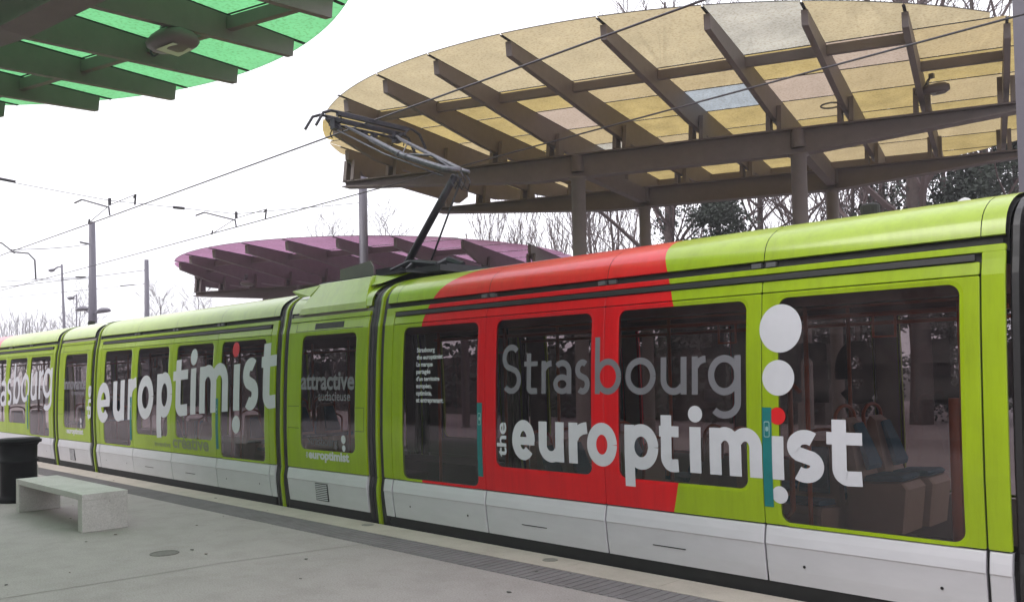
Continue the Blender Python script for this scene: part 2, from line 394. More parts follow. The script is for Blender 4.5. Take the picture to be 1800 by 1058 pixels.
# ------------------------------------------------------------------ tram
tram = empty('tram', (-10, 7.15, -.3), 'long lime green articulated tram with a red band and white lettering', 'tram')
def T(o): return adopt(o, tram)
def section_child(section, o): return o
CAR = 8.75     # pitch of the sections
def skirt_sheet(name, x0, x1, parent, side, zl=.10):
    prf = [(5.962, zl), (5.946, .20), (5.926, .372), (5.919, .384), (5.928, .45), (5.94, .508), (5.95, .516), (5.985, .518)]
    vs = []; fs = []
    e = .01
    xs = [x0+.004, x0+e, x1-e, x1-.004]; nn = len(prf)
    for i, x in enumerate(xs):
        for y, z in prf:
            yy = y+(.006 if i in (0, 3) else 0); vs.append((x, yy if side > 0 else 2*YC-yy, z))
    for i in range(3):
        for k in range(nn-1): fs.append((i*nn+k, i*nn+k+1, (i+1)*nn+k+1, (i+1)*nn+k))
    b = len(vs)
    for x in (xs[0], xs[-1]):
        for y, z in prf:
            yy = y+.05; vs.append((x, yy if side > 0 else 2*YC-yy, z))
    for j, i in ((0, 0), (1, 3)):
        for k in range(nn-1): fs.append((i*nn+k, i*nn+k+1, b+j*nn+k+1, b+j*nn+k))
    m = MB(); m.add(vs, fs); o = m.build(name, SKIRT, parent, bevel=0); return o
def bolts(parent, spots, side=1):
    for x, z in spots:
        m = MB(); y = 5.938
        m.add([(x+.011*math.cos(t), y-.004, z+.011*math.sin(t)) for t in [k*math.pi/5 for k in range(10)]], [tuple(range(10))]); m.build('skirt_bolt', DARK, parent)
def slot(parent, x0, x1, z):
    m = MB(); m.prism([(x0, 5.937, z), (x1, 5.937, z), (x1, 5.937, z+.007), (x0, 5.937, z+.007)], (0, .02, 0)); m.build('skirt_slot', DARK, parent)
SEAMS = [0, 1.515, 3.03, 4.55, 6.06]   # from the right end seam leftwards
WIN = [(.122, 1.38, .55), (1.645, 2.87, .77), (3.175, 4.39, .77), (4.66, 5.87, .55)]
def passenger_section(xr, first=False):
    """xr: world x of the right end seam"""
    xl = xr-6.06
    body = MB()
    # inner dark shell behind the panels, floor, ceiling and end frames
    for side in (1, -1):
        pass
    body.box(xl-.16, xr+.12, 6.02, 2*YC-6.02, -.16, -.02)
    for sd in (1, -1):
        y0 = 5.975 if sd > 0 else 2*YC-6.01
        body.box(xl-.1, xr+.1, y0, y0+.035, -.12, .115)
    sec = body.build('passenger_section', DARK); T(sec); P = sec
    fl = MB(); fl.box(xl-.15, xr+.1, 6.05, 2*YC-6.05, -.015, .0); fl.build('floor', FLOORM, P)
    ce = MB(); ce.box(xl-.15, xr+.1, 6.12, 2*YC-6.12, 2.30, 2.33); ce.box(xl-.15, xr+.1, 6.10, 6.34, 2.14, 2.30); ce.box(xl-.15, xr+.1, 2*YC-6.34, 2*YC-6.10, 2.14, 2.30); ce.build('ceiling', INTC, P)
    for side in (1, -1):
        # inner lining with the window openings
        tr = []
        zs = .52
        xs = [xl-.15]+[v for w in WIN[::-1] for v in (xr-w[1]-.03, xr-w[0]+.03)]+[xr+.12]
        for i in range(0, len(xs)-1):
            if i % 2 == 0: tr.append(([(xs[i], .032, .1), (xs[i+1], .032, .1), (xs[i+1], .032, 2.487), (xs[i], .032, 2.487)], [(0, 1, 2, 3)], 0))
            else:
                w = WIN[::-1][i//2]
                tr.append(([(xs[i], .032, .1), (xs[i+1], .032, .1), (xs[i+1], .032, w[2]-.03), (xs[i], .032, w[2]-.03)], [(0, 1, 2, 3)], 0))
                tr.append(([(xs[i], .032, 2.235), (xs[i+1], .032, 2.235), (xs[i+1], .032, 2.487), (xs[i], .032, 2.487)], [(0, 1, 2, 3)], 0))
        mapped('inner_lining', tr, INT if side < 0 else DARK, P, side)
        for i in range(4):
            a, b = xr-SEAMS[i+1]+.003, xr-SEAMS[i]-.003
            w = WIN[i]; hole = (xr-w[1], xr-w[0], w[2], 2.205, .075)
            isdoor = i in (0, 3)
            pn = sheet('door' if isdoor else 'side_panel', a, b, .527, 2.246, hole, PAINT, P, side)
            pane(hole[0], hole[1], hole[2], hole[3], P, side)
            sheet('fascia_panel', a, b, 2.253, 2.336, None, PAINT, P, side)
            skirt_sheet('skirt_panel', a, b, P, side)
            if side > 0 and isdoor: bolts(P, [(a+.3, .245), (b-.27, .245)])
            elif side > 0: slot(P, (a+b)/2-.27, (a+b)/2+.05, .235)
        sheet('end_strip', xr+.008, xr+.145, .527, 2.40, None, PAINT, P, side)
        sheet('end_strip', xl-.165, xl-.008, .527, 2.40, None, PAINT, P, side)
        skirt_sheet('end_skirt', xr+.01, xr+.145, P, side); skirt_sheet('end_skirt', xl-.165, xl-.01, P, side)
        g = MB(); yy = lambda z, o: (prof(z)+o) if side > 0 else 2*YC-(prof(z)+o)
        g.prism([(xl+.02, yy(2.342, 0), 2.342), (xl+.02, yy(2.342, -.012), 2.346), (xl+.02, yy(2.385, -.014), 2.384), (xl+.02, yy(2.388, 0), 2.388)], (6.06-.05, 0, 0))
        g.build('gutter_strip', STRIP, P)
        sheet('roof_ledge', xl-.165, xr+.145, 2.395, 2.441, None, PAINT, P, side, th=.03)
        for q in range(1, 4):
            h = MB(); xx = xr-SEAMS[q]
            for dx in (-.10, .02):
                h.box(xx+dx, xx+dx+.08, min(yy(2.45, -.004), yy(2.45, .03)), max(yy(2.45, -.004), yy(2.45, .03)), 2.449, 2.484)
            h.build('roof_clip', METAL, P)
    # roof covers in lengths with thin joints
    br = [xr+.145, xr]+[xr-s for s in SEAMS[1:4]]+[xl, xl-.165]
    for i in range(len(br)-1):
        a, b = br[i+1]+.003, br[i]-.003
        pts = ROOF+[(2*YC-y, z) for y, z in ROOF[-2::-1]]; n = len(pts); m = MB()
        m.add([(a, y, z) for y, z in pts]+[(b, y, z) for y, z in pts], [(k, k+1, n+k+1, n+k) for k in range(n-1)])
        low = [(6.034, 2.503), (6.05, 2.497), (6.10, 2.503)]
        for sg in (1, -1):
            q = [(y if sg > 0 else 2*YC-y, z) for y, z in low]
            m.add([(a, y, z) for y, z in q]+[(b, y, z) for y, z in q], [(0, 1, 4, 3), (1, 2, 5, 4)])
        m.build('roof_cover', PAINTR, P, smooth=True)
    rb = MB(); pts = [(6.09, 2.40)]+[(y+.055, z-.02) for y, z in ROOF]; pts += [(2*YC-y, z) for y, z in pts[-2::-1]]; n = len(pts)
    rb.add([(xl-.17, y, z) for y, z in pts]+[(xr+.15, y, z) for y, z in pts], [(k, k+1, n+k+1, n+k) for k in range(n-1)]); rb.build('roof_frame', DARK, P)
    # teal rubber edges of the doors with the push button
    for xa in (xr-SEAMS[1]+.005, xr-SEAMS[3]-.0):
        xa2 = xa if abs(xa-(xr-SEAMS[1]+.005)) < .01 else xa-.10
        x0, x1 = (xa, xa+.075) if xa2 == xa else (xr-SEAMS[3]-.10, xr-SEAMS[3]-.027)
        m = [([(x0, -.004, .655), (x1, -.004, .655), (x1, -.004, 1.392), (x0, -.004, 1.392)], [(0, 1, 2, 3)], 0)]
        de = mapped('door_edge', m, TEAL, P, 1)
        rr = rrect(x0+.014, x1-.014, 1.17, 1.29, .012, 3); ri = rrect(x0+.02, x1-.02, 1.178, 1.282, .008, 3); n = len(rr)
        mapped('push_button', [([(a, -.008, b) for a, b in rr]+[(a, -.009, b) for a, b in ri], [(i, (i+1) % n, n+(i+1) % n, n+i) for i in range(n)], 0),
               ([(a, -.0055, b) for a, b in rrect((x0+x1)/2-.012, (x0+x1)/2+.012, 1.215, 1.25, .01, 3)], [tuple(range(16))], 0)], BTN, P, 1)
    # roof mounted box and low dome
    rg = MB(); rg.lathe((xr-1.15, YC, 2.855), [(.075, 0), (.075, .15), (.06, .165)], 16); rg.build('roof_aerial', DARK, P, smooth=False)
    rg = MB(); rg.lathe((xr-.38, 7.0, 2.855), [(.07, 0), (.07, .02), (.055, .05), (.03, .07), (.004, .08)], 16); rg.build('roof_dome', LENS, P, smooth=True)
    return P
def seat(P, x, y, face, z=.42, cushion_only=False):
    """face: +1 looks towards +x, -1 towards -x, 0 towards the camera side"""
    ang = {1: 0, -1: math.pi, 0: -math.pi/2}[face]; c, s = math.cos(ang), math.sin(ang)
    def tr(p): return (x+p[0]*c-p[1]*s, y+p[0]*s+p[1]*c, p[2])
    sh = MB(); cu = MB(); hr = MB(); w = .21
    # moulded shell: base, seat pan side profile, back
    def slab(mb, prof2, w0, w1):
        n = len(prof2)
        vs = []
        for wy in (-1, -.86, .86, 1):
            for (px, pz) in prof2:
                k = 1 if abs(wy) < .9 else .94
                vs.append(tr((px*k if px > 0 else px, (w0+(w1-w0)*(pz-z)/.52)*wy if pz > z else w0*wy, pz)))
        fs = []
        for j in range(3):
            for i in range(n): fs.append((j*n+i, j*n+(i+1) % n, (j+1)*n+(i+1) % n, (j+1)*n+i))
        fs.append(tuple(range(n))); fs.append(tuple(3*n+i for i in range(n)))
        mb.add(vs, fs)
    slab(sh, [(-.22, z-.40), (.20, z-.38), (.24, z-.03), (.20, z+.02), (-.14, z-.01), (-.26, z+.48), (-.31, z+.52), (-.34, z+.46), (-.25, z-.05)], w, .12)
    o1 = sh.build('seat', SHELL, tram); o1.location = -Vector(tram.location)
    if True:
        slab(cu, [(-.12, z+.012), (.19, z+.03), (.21, z+.055), (.18, z+.075), (-.10, z+.06)], w*.86, w*.86)
        slab(cu, [(-.10, z+.10), (-.115, z+.10), (-.235, z+.46), (-.215, z+.48), (-.15, z+.32), (-.085, z+.14)], w*.72, .07)
        cu.build('cushion', CUSH, o1)
    pts = [tr((-.31, -.19, z+.25))]+[tr((-.34, -.19*math.cos(R(180*k/10)), z+.52+.10*math.sin(R(180*k/10)))) for k in range(11)]+[tr((-.31, .19, z+.25))]
    hr.tube(pts, .016, 6); hr.build('grab_rail', ORANGE, o1, smooth=True)
    return o1
A = passenger_section(-1.74); Bc = passenger_section(-1.74-CAR); Cc = passenger_section(-1.74-2*CAR)

def articulation(x0, x1, display=True, fairing=False, texts=()):
    """short section between two bellows; panel from x0 to x1"""
    body = MB(); body.box(x0-.05, x1+.05, 6.02, 2*YC-6.02, -.16, -.02)
    for sd in (1, -1):
        y0 = 5.975 if sd > 0 else 2*YC-6.01
        body.box(x0-.02, x1+.02, y0, y0+.035, -.14, .12)
    P = body.build('articulation_section', DARK); T(P)
    fl = MB(); fl.box(x0-.1, x1+.1, 6.05, 2*YC-6.05, -.015, 0); fl.box(x0-.1, x1+.1, 6.15, 6.75, .001, .50); fl.box(x0-.1, x1+.1, 2*YC-6.75, 2*YC-6.15, .001, .50); fl.build('floor', FLOORM, P)
    ce = MB(); ce.box(x0-.1, x1+.1, 6.12, 2*YC-6.12, 2.28, 2.31); ce.build('ceiling', INTC, P)
    hx = (x0+.33, x1-.23, .77, 2.2, .085)
    for side in (1, -1):
        tr = []
        for (a, b, c, d) in ((x0-.02, hx[0]-.03, .1, 2.487), (hx[1]+.03, x1+.02, .1, 2.487), (hx[0]-.03, hx[1]+.03, .1, .74), (hx[0]-.03, hx[1]+.03, 2.23, 2.487)):
            tr.append(([(a, .032, c), (b, .032, c), (b, .032, d), (a, .032, d)], [(0, 1, 2, 3)], 0))
        mapped('inner_lining', tr, INT, P, side)
        sheet('side_panel', x0, x1, .527, 2.378, hx, PGREEN, P, side); pane(hx[0], hx[1], .77, 2.2, P, side)
        skirt_sheet('skirt_panel', x0, x1, P, side, zl=.10)
        sheet('roof_ledge', x0, x1, 2.386, 2.441, None, PGREEN, P, side, th=.03)
        if side > 0:
            # hatch line above the window, flaps beside it
            ln = []
            def rect(a, b, c, d, o=-.0012): ln.append(([(a, o, c), (b, o, c), (b, o, d), (a, o, d)], [(0, 1, 2, 3)], 0))
            rect(x0+.17, x0+.178, 2.262, 2.378); rect(x0+.17, x1-.10, 2.256, 2.262)
            for a, b in ((x0+.03, x0+.30), (x1-.215, x1-.04)):
                rect(a, b, 1.306, 1.311); rect(a, b, 1.030, 1.036)
            rect(x1-.046, x1-.04, 1.03, 1.311)
            mapped('hatch_joint', ln, DARK, P, 1)
            if display:
                xa, xb = x0+.60, x1-.51
                mapped('destination_display', [([(xa, -.002, 2.275), (xb, -.002, 2.275), (xb, -.002, 2.348), (xa, -.002, 2.348)], [(0, 1, 2, 3)], 0)], mat('display_glass', (.016, .018, .012), .6, noise=.5, nscale=30), P, 1)
                for k in range(3):
                    bolts(P, [])
            v = MB()
            if True:
                xa, xb = x0+.66, x0+.93
                v.prism([(xa, 5.942, .15), (xb, 5.942, .15), (xb, 5.922, .365), (xa, 5.922, .365)], (0, .012, 0), 0)
                for k in range(9):
                    z = .162+k*.0225; y = 5.942-.020*(z-.15)/.215
                    v.prism([(xa+.012, y-.006, z), (xb-.012, y-.006, z), (xb-.012, y-.006, z+.011), (xa+.012, y-.006, z+.011)], (0, .006, 0), 1)
                v.build('vent_grille', [DARK, SKIRT], P)
    pts = ROOF+[(2*YC-y, z) for y, z in ROOF[-2::-1]]; n = len(pts); m = MB()
    m.add([(x0, y, z) for y, z in pts]+[(x1, y, z) for y, z in pts], [(k, k+1, n+k+1, n+k) for k in range(n-1)])
    m.build('roof_cover', PGREENR, P, smooth=True)
    rb = MB(); rb.box(x0, x1, 6.07, 2*YC-6.07, 2.34, 2.50); rb.build('roof_frame', DARK, P)
    if fairing:
        for sg in (1, -1):
            Y = lambda y: y if sg > 0 else 2*YC-y
            m = MB()
            lo = [(6.028, 2.480), (6.04, 2.56), (6.075, 2.63), (6.11, 2.70), (6.20, 2.87), (6.30, 2.90)]
            def xs(z): t = (z-2.48)/.4; return x0+.17+.22*max(0, t), x1-.09-.14*max(0, t)
            vs = []; 
            for y, z in lo:
                a, b = xs(z); vs += [(a, Y(y), z), (b, Y(y), z)]
            fs = [(2*i, 2*i+1, 2*i+3, 2*i+2) for i in range(len(lo)-1)]; m.add(vs, fs)
            # returns of the fairing at both ends
            for e in (0, 1):
                v2 = []; 
                for y, z in lo:
                    a, b = xs(z); xx = (a, b)[e]; v2 += [(xx, Y(y), z), (xx+(-.0 if e == 0 else .0), Y(y+.12), z)]
                m.add(v2, fs)
            m.build('roof_fairing', PGREENR, P)
            # outward flared lips at both ends
            f2 = MB()
            f2.prism([(x0+.42, Y(6.19), 2.86), (x0-.28, Y(6.2), 2.835), (x0-.02, Y(6.16), 2.73), (x0+.30, Y(6.11), 2.72)], (0, .012*sg, 0))
            f2.build('fairing_lip', PGREEN, P); f2 = MB()
            f2.prism([(x1-.30, Y(6.27), 2.895), (x1+.35, Y(6.36), 2.885), (x1-.02, Y(6.20), 2.775), (x1-.19, Y(6.16), 2.76)], (0, .012*sg, 0))
            f2.build('fairing_lip', PGREEN, P)
        pf = MB(); pf.box(x0+.30, x1+.35, 6.28, 2*YC-6.28, 2.88, 2.905); pf.build('roof_platform', PDARK, P)
    return P
def bellows(x0, x1, hoop):
    m = MB(); k = 3; w = (hoop[0]-x0)
    def folds(a, b, nf):
        s = (b-a)/nf
        for i in range(nf):
            arch(m, a+i*s, a+(i+.25)*s, .055, .02, zlow=-.02); arch(m, a+(i+.25)*s, a+(i+.75)*s, .02, .02, zlow=-.02); arch(m, a+(i+.75)*s, a+(i+1)*s, .02, .055, zlow=-.02)
    folds(x0, hoop[0], 2); folds(hoop[1], x1, 1 if x1-hoop[1] < .12 else 2)
    o = m.build('bellows', RUBBER); T(o)
    h = MB(); arch(h, hoop[0], hoop[0]+.006, .05, .004, zlow=-.05); arch(h, hoop[0]+.006, hoop[1]-.006, .004, .004, zlow=-.05); arch(h, hoop[1]-.006, hoop[1], .004, .05, zlow=-.05)
    h.build('hoop', PGREEN, o)
    i = MB(); i.box(x0, x1, 6.06, 2*YC-6.06, -.14, -.012); i.build('gangway_floor', FLOORM, o)
    return o
M1 = articulation(-10.03, -8.285, True, True)
M2 = articulation(-10.03-CAR, -8.285-CAR, False, False)
M0 = articulation(-10.03+CAR, -8.285+CAR, True, False)
for d in (0, -CAR, -2*CAR):
    bellows(-8.285+d, -7.96+d, (-8.11+d, -8.062+d))
    if d > -2*CAR: bellows(-10.36+d, -10.03+d, (-10.21+d, -10.16+d))
bellows(-10.36+CAR+.03, -10.03+CAR, (-10.21+CAR+.03, -10.16+CAR+.03))

# ---- graphics -------------------------------------------------------------
def letters_obj(name, L, mats, P):
    if isinstance(L, Letters): return mapped(name, L.t, mats, P, 1)
    for t_ in L: mapped(name, [t_], mats, P, 1)
def europtimist(L, xs, base, xh, w, desc, tas, dotz, dotr, stemlow, dot2, mi=0, dz=0):
    for ch, a, b in xs:
        if ch == 'I': L.stroke([((a+b)/2, base), ((a+b)/2, base+xh-.045)], w, mi)
        elif ch == 'i': glyph(L, 'i', a, b, base, xh, w, mi=mi)
        elif ch == 'p': glyph(L, ch, a, b, base, xh, w, mi=mi, desc=desc)
        elif ch == 't': glyph(L, ch, a, b, base, xh, w, mi=mi, asc=tas)
        else: glyph(L, ch, a, b, base, xh, w, mi=mi)
# main car: STRASBOURG in grey, the europtimist in white, dots
import numpy as _np
def car_lettering_A(P, dx=0):
    L = Letters(); w = .056; base = 1.485; xh = .305
    for ch, a, b in (('S', -6.04, -5.775), ('t', -5.735, -5.56), ('r', -5.508, -5.385), ('a', -5.361, -5.139), ('s', -5.093, -4.925), ('b', -4.865, -4.575), ('o', -4.53, -4.215), ('u', -4.165, -3.915), ('r', -3.865, -3.74), ('g', -3.715, -3.425)):
        kw = {}
        if ch == 'S': glyph(L, 'S', a+dx, b+dx, base, .47, w); continue
        if ch == 't': kw['asc'] = 1.865
        if ch == 'b': kw['asc'] = 1.985
        if ch == 'g': kw['desc'] = 1.30
        glyph(L, ch, a+dx, b+dx, base, xh, w, **kw)
    letters_obj('lettering', L, FILMG, P)
    L = Letters(); w = .104
    xs = [('e', -5.895, -5.595), ('u', -5.546, -5.233), ('r', -5.174, -4.965), ('o', -4.958, -4.625), ('p', -4.543, -4.195), ('t', -4.185, -3.995),
          ('i', -3.893, -3.785), ('m', -3.709, -3.257), ('I', -3.187, -3.083), ('s', -3.055, -2.775), ('t', -2.755, -2.50)]
    xs = [(c, a+dx, b+dx) for c, a, b in xs]
    europtimist(L, xs, .862, .365, w, .705, 1.315, 0, 0, 0, 0)
    L.dot(-3.838+dx, 1.33, .066); L.dot(-3.123+dx, .75, .064)
    L.dot(-3.10+dx, 1.978, .169, .180); L.dot(-3.118+dx, 1.612, .128, .132)
    o = letters_obj('lettering', L, FILMW, P)
    L = Letters(); L.dot(-3.128+dx, 1.33, .064); letters_obj('red_dot', L, FILMR, P)
    letters_obj('lettering', [fit_text('the', -6.105+dx, -5.975+dx, .87, 1.205, bold=.022, rot=True)], FILMW, P)
car_lettering_A(A)
def big_strasbourg(P):
    L = Letters(); w = .105
    for ch, a, b in (('S', -24.6, -23.95), ('t', -23.85, -23.35), ('r', -23.22, -22.88), ('a', -22.74, -22.27), ('s', -22.21, -21.88), ('b', -21.74, -21.27), ('o', -21.19, -20.62), ('u', -20.53, -20.13), ('r', -20.0, -19.73), ('g', -19.73, -19.16)):
        kw = {}
        if ch == 'S': glyph(L, 'S', a, b, 1.245, .89, w); continue
        if ch == 't': kw['asc'] = 1.99
        if ch == 'b': kw['asc'] = 1.245+CASC
        if ch == 'g': kw['desc'] = 1.245-.27
        glyph(L, ch, a, b, 1.245, CXH, w, **kw)
    L.t = [([(x, o, z+CSL*(x+20.9)) for x, o, z in vs], fs, mi) for vs, fs, mi in L.t]
    letters_obj('lettering', L, FILMW, P)
CXH, CASC, CSL = .595, .91, .072
big_strasbourg(Cc)
tl = ['Strasbourg', 'the europtimist', 'La marque', 'partagée', "d'un territoire", 'européen,', 'optimiste,', 'et entreprenant.']
tw = [.30, .43, .27, .235, .385, .26, .26, .455]
tt = []
for i, (s_, w_) in enumerate(zip(tl, tw)):
    zt = 1.975-i*.0775
    lo = .016 if any(c in s_ for c in 'gpqy,') else 0
    tt.append(fit_text(s_, -7.362, -7.362+w_, zt-.062-lo+.012, zt+(.0 if i not in (3, 5, 6, 7) else -.002), bold=.03))
letters_obj('lettering', tt, FILMW, A)
def far_lettering(dx):
    L = Letters()
    xs = [('e', -4.46, -4.02), ('m', -3.95, -3.22), ('i', -3.12, -2.98), ('t', -2.85, -2.5), ('o', -6.0, -5.5), ('u', -5.4, -4.95)]
    for c, a, b in xs:
        if c == 't': glyph(L, c, a+dx, b+dx, 1.32, .60, .15, asc=2.1)
        else: glyph(L, c, a+dx, b+dx, 1.32, .60, .15)
    L.t = [([(2*(-3.9+dx)-x, o, z) for x, o, z in vs], fs, mi) for vs, fs, mi in L.t]
    return mapped('far_side_lettering', L.t, FILMW, {0: A, -CAR: Bc}[dx], -1)
far_lettering(0); far_lettering(-CAR)
# second car: huge europtimist
L = Letters()
xs = [('e', -16.66, -16.05), ('u', -15.90, -15.39), ('r', -15.235, -14.90), ('o', -14.82, -14.19), ('p', -14.054, -13.48), ('t', -13.45, -12.93),
      ('i', -12.836, -12.646), ('m', -12.53, -11.635), ('I', -11.474, -11.294), ('s', -11.20, -10.77), ('t', -10.70, -10.306)]
europtimist(L, xs, .93, .70, .178, .60, 1.80, 0, 0, 0, 0)
L.dot(-12.75, 1.80, .112, .125); L.dot(-11.385, .735, .115, .125)
def slope(t): return [([(x, o, z+.059*(x+16.35)) for x, o, z in vs], fs, mi) for vs, fs, mi in t]
L.t = slope(L.t)
letters_obj('lettering', L, FILMW, Bc)
L = Letters(); L.dot(-11.44, 2.085, .10, .105); letters_obj('red_dot', L, FILMR, Bc)
letters_obj('lettering', [fit_text('créative', -13.47, -12.24, .60, .80, bold=.03), fit_text('inventive', -14.15, -13.55, .60, .68, bold=.02)], FILMM, Bc)
# short sections
def small_logo(P, dx, word1, word2, z1=(1.50, 1.70)):
    letters_obj('lettering', [fit_text(word1, -9.69+dx, -8.52+dx, 1.515, 1.735, bold=.028), fit_text(word2, -9.29+dx, -8.60+dx, 1.385, 1.50, bold=.01),
                              fit_text('Strasbourg', -9.53+dx, -8.87+dx, .80, .945, bold=0)], FILMG, P)
    a = fit_text('europtimist', -9.52+dx, -8.635+dx, .625, .765, bold=.045); b = fit_text('the', -9.585+dx, -9.54+dx, .665, .74, bold=.02, rot=True)
    L = Letters(); L.dot(-8.742+dx, .925, .047, .052); L.dot(-8.738+dx, .82, .036, .038)
    letters_obj('lettering', L, FILMW, P); letters_obj('lettering', [a, b], FILMW, P)
small_logo(M1, 0, 'attractive', 'audacieuse')
small_logo(M2, -CAR, 'innovante', 'dynamique')
L = Letters(); letters_obj('lettering', [fit_text('the', -17.18, -16.97, .94, 1.59, bold=.03, rot=True)], FILMW, M2)
# ---- interior of the cars ---------------------------------------------------
for dx in (0, -CAR, -2*CAR):
    for (x, y, f, *zz) in ((-2.86, 7.25, 1, .73), (-2.82, 7.72, 1, .73), (-3.40, 6.95, 0, .52), (-3.55, 7.9, -1), (-4.25, 7.9, 1), (-4.25, 8.35, 1), (-4.95, 6.5, -1), (-5.35, 8.1, -1),
                      (-5.75, 6.5, 1), (-5.75, 6.95, 1), (-5.9, 8.1, 1)):
        seat(None, x+dx, y, f, z=zz[0] if zz else .46)
    m = MB()
    for x, y in ((-3.02, 6.2), (-1.95, 6.25), (-1.86, 7.3), (-6.3, 6.25), (-7.4, 6.3), (-4.8, 7.0), (-6.6, 7.4), (-3.3, 7.6)):
        m.tube([(x+dx, y, 0), (x+dx, y, 2.2)], .018, 8)
    for y in (6.42, 7.85):
        m.tube([(-7.6+dx, y, 2.07), (-1.7+dx, y, 2.07)], .018, 8)
    for x in (-2.6, -3.9, -5.1, -6.6):
        m.tube([(x+dx, 6.42, 2.07), (x+dx, 6.42, 1.90), (x+.16+dx, 6.42, 1.90), (x+.16+dx, 6.42, 2.07)], .012, 6)
    o = m.build('handrail', ORANGE, smooth=True); T(o)
    m = MB(); m.tube([(-3.06+dx, 6.16, 1.50), (-3.10+dx, 6.10, 1.57), (-3.12+dx, 6.12, 1.52), (-3.12+dx, 6.12, .62), (-3.16+dx, 6.12, .56), (-3.24+dx, 6.16, .56)], .02, 8); m.tube([(-2.0+dx, 6.25, .0), (-2.0+dx, 6.25, 1.46)], .04, 8)
    m.tube([(-3.2+dx, 6.22, 2.125), (-1.8+dx, 6.22, 2.125)], .012, 6); m.tube([(-4.7+dx, 6.22, 2.125), (-3.4+dx, 6.22, 2.125)], .012, 6); m.tube([(-6.2+dx, 6.22, 2.125), (-4.9+dx, 6.22, 2.125)], .012, 6)  # thin orange rods standing in for an orange strip of reflected light
    T(m.build('handrail', ORANGE, smooth=True))
    m = MB(); m.box(-1.93+dx, -1.90+dx, 7.55, 7.95, 1.0, 1.75); m.box(-1.945+dx, -1.93+dx, 7.6, 7.9, 1.36, 1.60, 1); o = m.build('notice_board', [INT, mat('notice_red', (.35, .02, .04), .5)]); T(o)
# ---- pantograph on the short section ------------------------------------------
pb = MB()
pb.box(-9.35, -7.75, 6.75, 7.55, 2.94, 3.0); pb.box(-9.3, -8.95, 6.85, 7.45, 3.0, 3.08); pb.box(-8.4, -7.7, 6.6, 7.7, 2.90, 2.97)
for x in (-9.2, -7.95):
    for y in (6.85, 7.45): pb.lathe((x, y, 2.86), [(.05, 0), (.05, .02), (.03, .03), (.05, .05), (.03, .06), (.05, .08)], 10)
pb.tube([(-9.0, 7.15, 3.06), (-8.7, 7.05, 3.12), (-8.3, 7.1, 3.06), (-8.0, 7.0, 3.08), (-7.8, 7.05, 3.0)], .05, 8); pb.tube([(-8.9, 6.8, 3.03), (-8.5, 6.78, 3.10), (-8.0, 6.8, 3.02)], .02, 6)
pan = pb.build('pantograph', PDARK); T(pan)
q = MB(); q.prism([(-9.95, 6.72, 2.93), (-9.93, 6.72, 3.13), (-9.25, 6.72, 3.18), (-9.18, 6.72, 3.10), (-9.18, 6.72, 2.93)], (0, .02, 0))
q.build('roof_side_plate', mat('roof_plate_grey', (.15, .14, .125), .6, noise=.15), pan)
EL = Vector((-7.98, 7.15, 4.17)); HD = Vector((-9.86, 7.15, 5.10))
a = MB(); a.tube([(-9.08, 7.15, 3.08), (-8.45, 7.15, 3.72), EL+Vector((-.05, 0, -.02))], [.052, .05, .045], 12); a.tube([(-8.62, 7.20, 3.08), EL+Vector((.02, .05, -.05))], .013, 8)
for yy in (-.05, .04, .12):
    a.tube([EL+Vector((.02, yy, .02)), EL+Vector((.10, yy, -.10)), EL+Vector((.02+yy*.3, yy, -.20)), EL+Vector((-.08, yy, -.06))], .009, 6)
a.build('lower_arm', PDARK, pan, smooth=True)
a = MB()
a.tube([EL+Vector((.08, .12, .02)), EL+Vector((.0, .10, .045)), (-9.55, 7.50, 4.98), (-9.74, 7.58, 5.08)], [.03, .034, .024, .018], 10)
a.tube([EL+Vector((.08, -.02, .02)), EL+Vector((-.12, -.12, .06)), (-8.75, 6.90, 4.50), (-9.30, 6.80, 4.81), (-9.32, 6.797, 4.82), (-9.75, 6.72, 5.06)], [.040, .044, .040, .036, .024, .018], 10)
for t in (.15, .42, .62):
    q1 = Vector((-8.75, 6.90, 4.50)); q2 = Vector((-9.75, 6.72, 5.06)) if t > .4 else EL+Vector((-.12, -.12, .06)); d = (q2-q1).normalized(); p = q1+d*(.05 if t < .3 else .45 if t < .5 else .05)
    a.tube([p, p+d*.035], .046-.012*(t > .4 and t < .5), 12)
a.tube([EL+Vector((-.15, .10, .06)), (-8.5, 7.18, 4.50), (-8.72, 6.98, 4.52)], .018, 8)
a.tube([(-9.35, 7.46, 4.88), (-8.95, 7.05, 4.58)], .010, 6)
a.tube([EL+Vector((-.16, -.10, -.02)), (-9.0, 6.80, 4.55), (-9.8, 6.62, 5.0)], .013, 6)
a.build('upper_arm', PANTO, pan, smooth=True)
hd = MB()
for dxx in (-.10, .16):
    pts = []
    for k in range(17):
        t = -1+2*k/16; y = 7.15+t*.93; z = 5.215-.0*t*t
        if abs(t) > .72: z -= 1.6*(abs(t)-.72)**2+.25*(abs(t)-.72)*.4; 
        if abs(t) > .9: z -= .9*(abs(t)-.9)
        pts.append((-9.86+dxx, y, z))
    hd.tube(pts, .02, 8)
    hd.box(-9.86+dxx-.028, -9.86+dxx+.028, 6.55, 7.75, 5.165, 5.21)
hd.tube([(-9.84, 6.60, 5.08), (-9.84, 7.72, 5.08)], .02, 8)
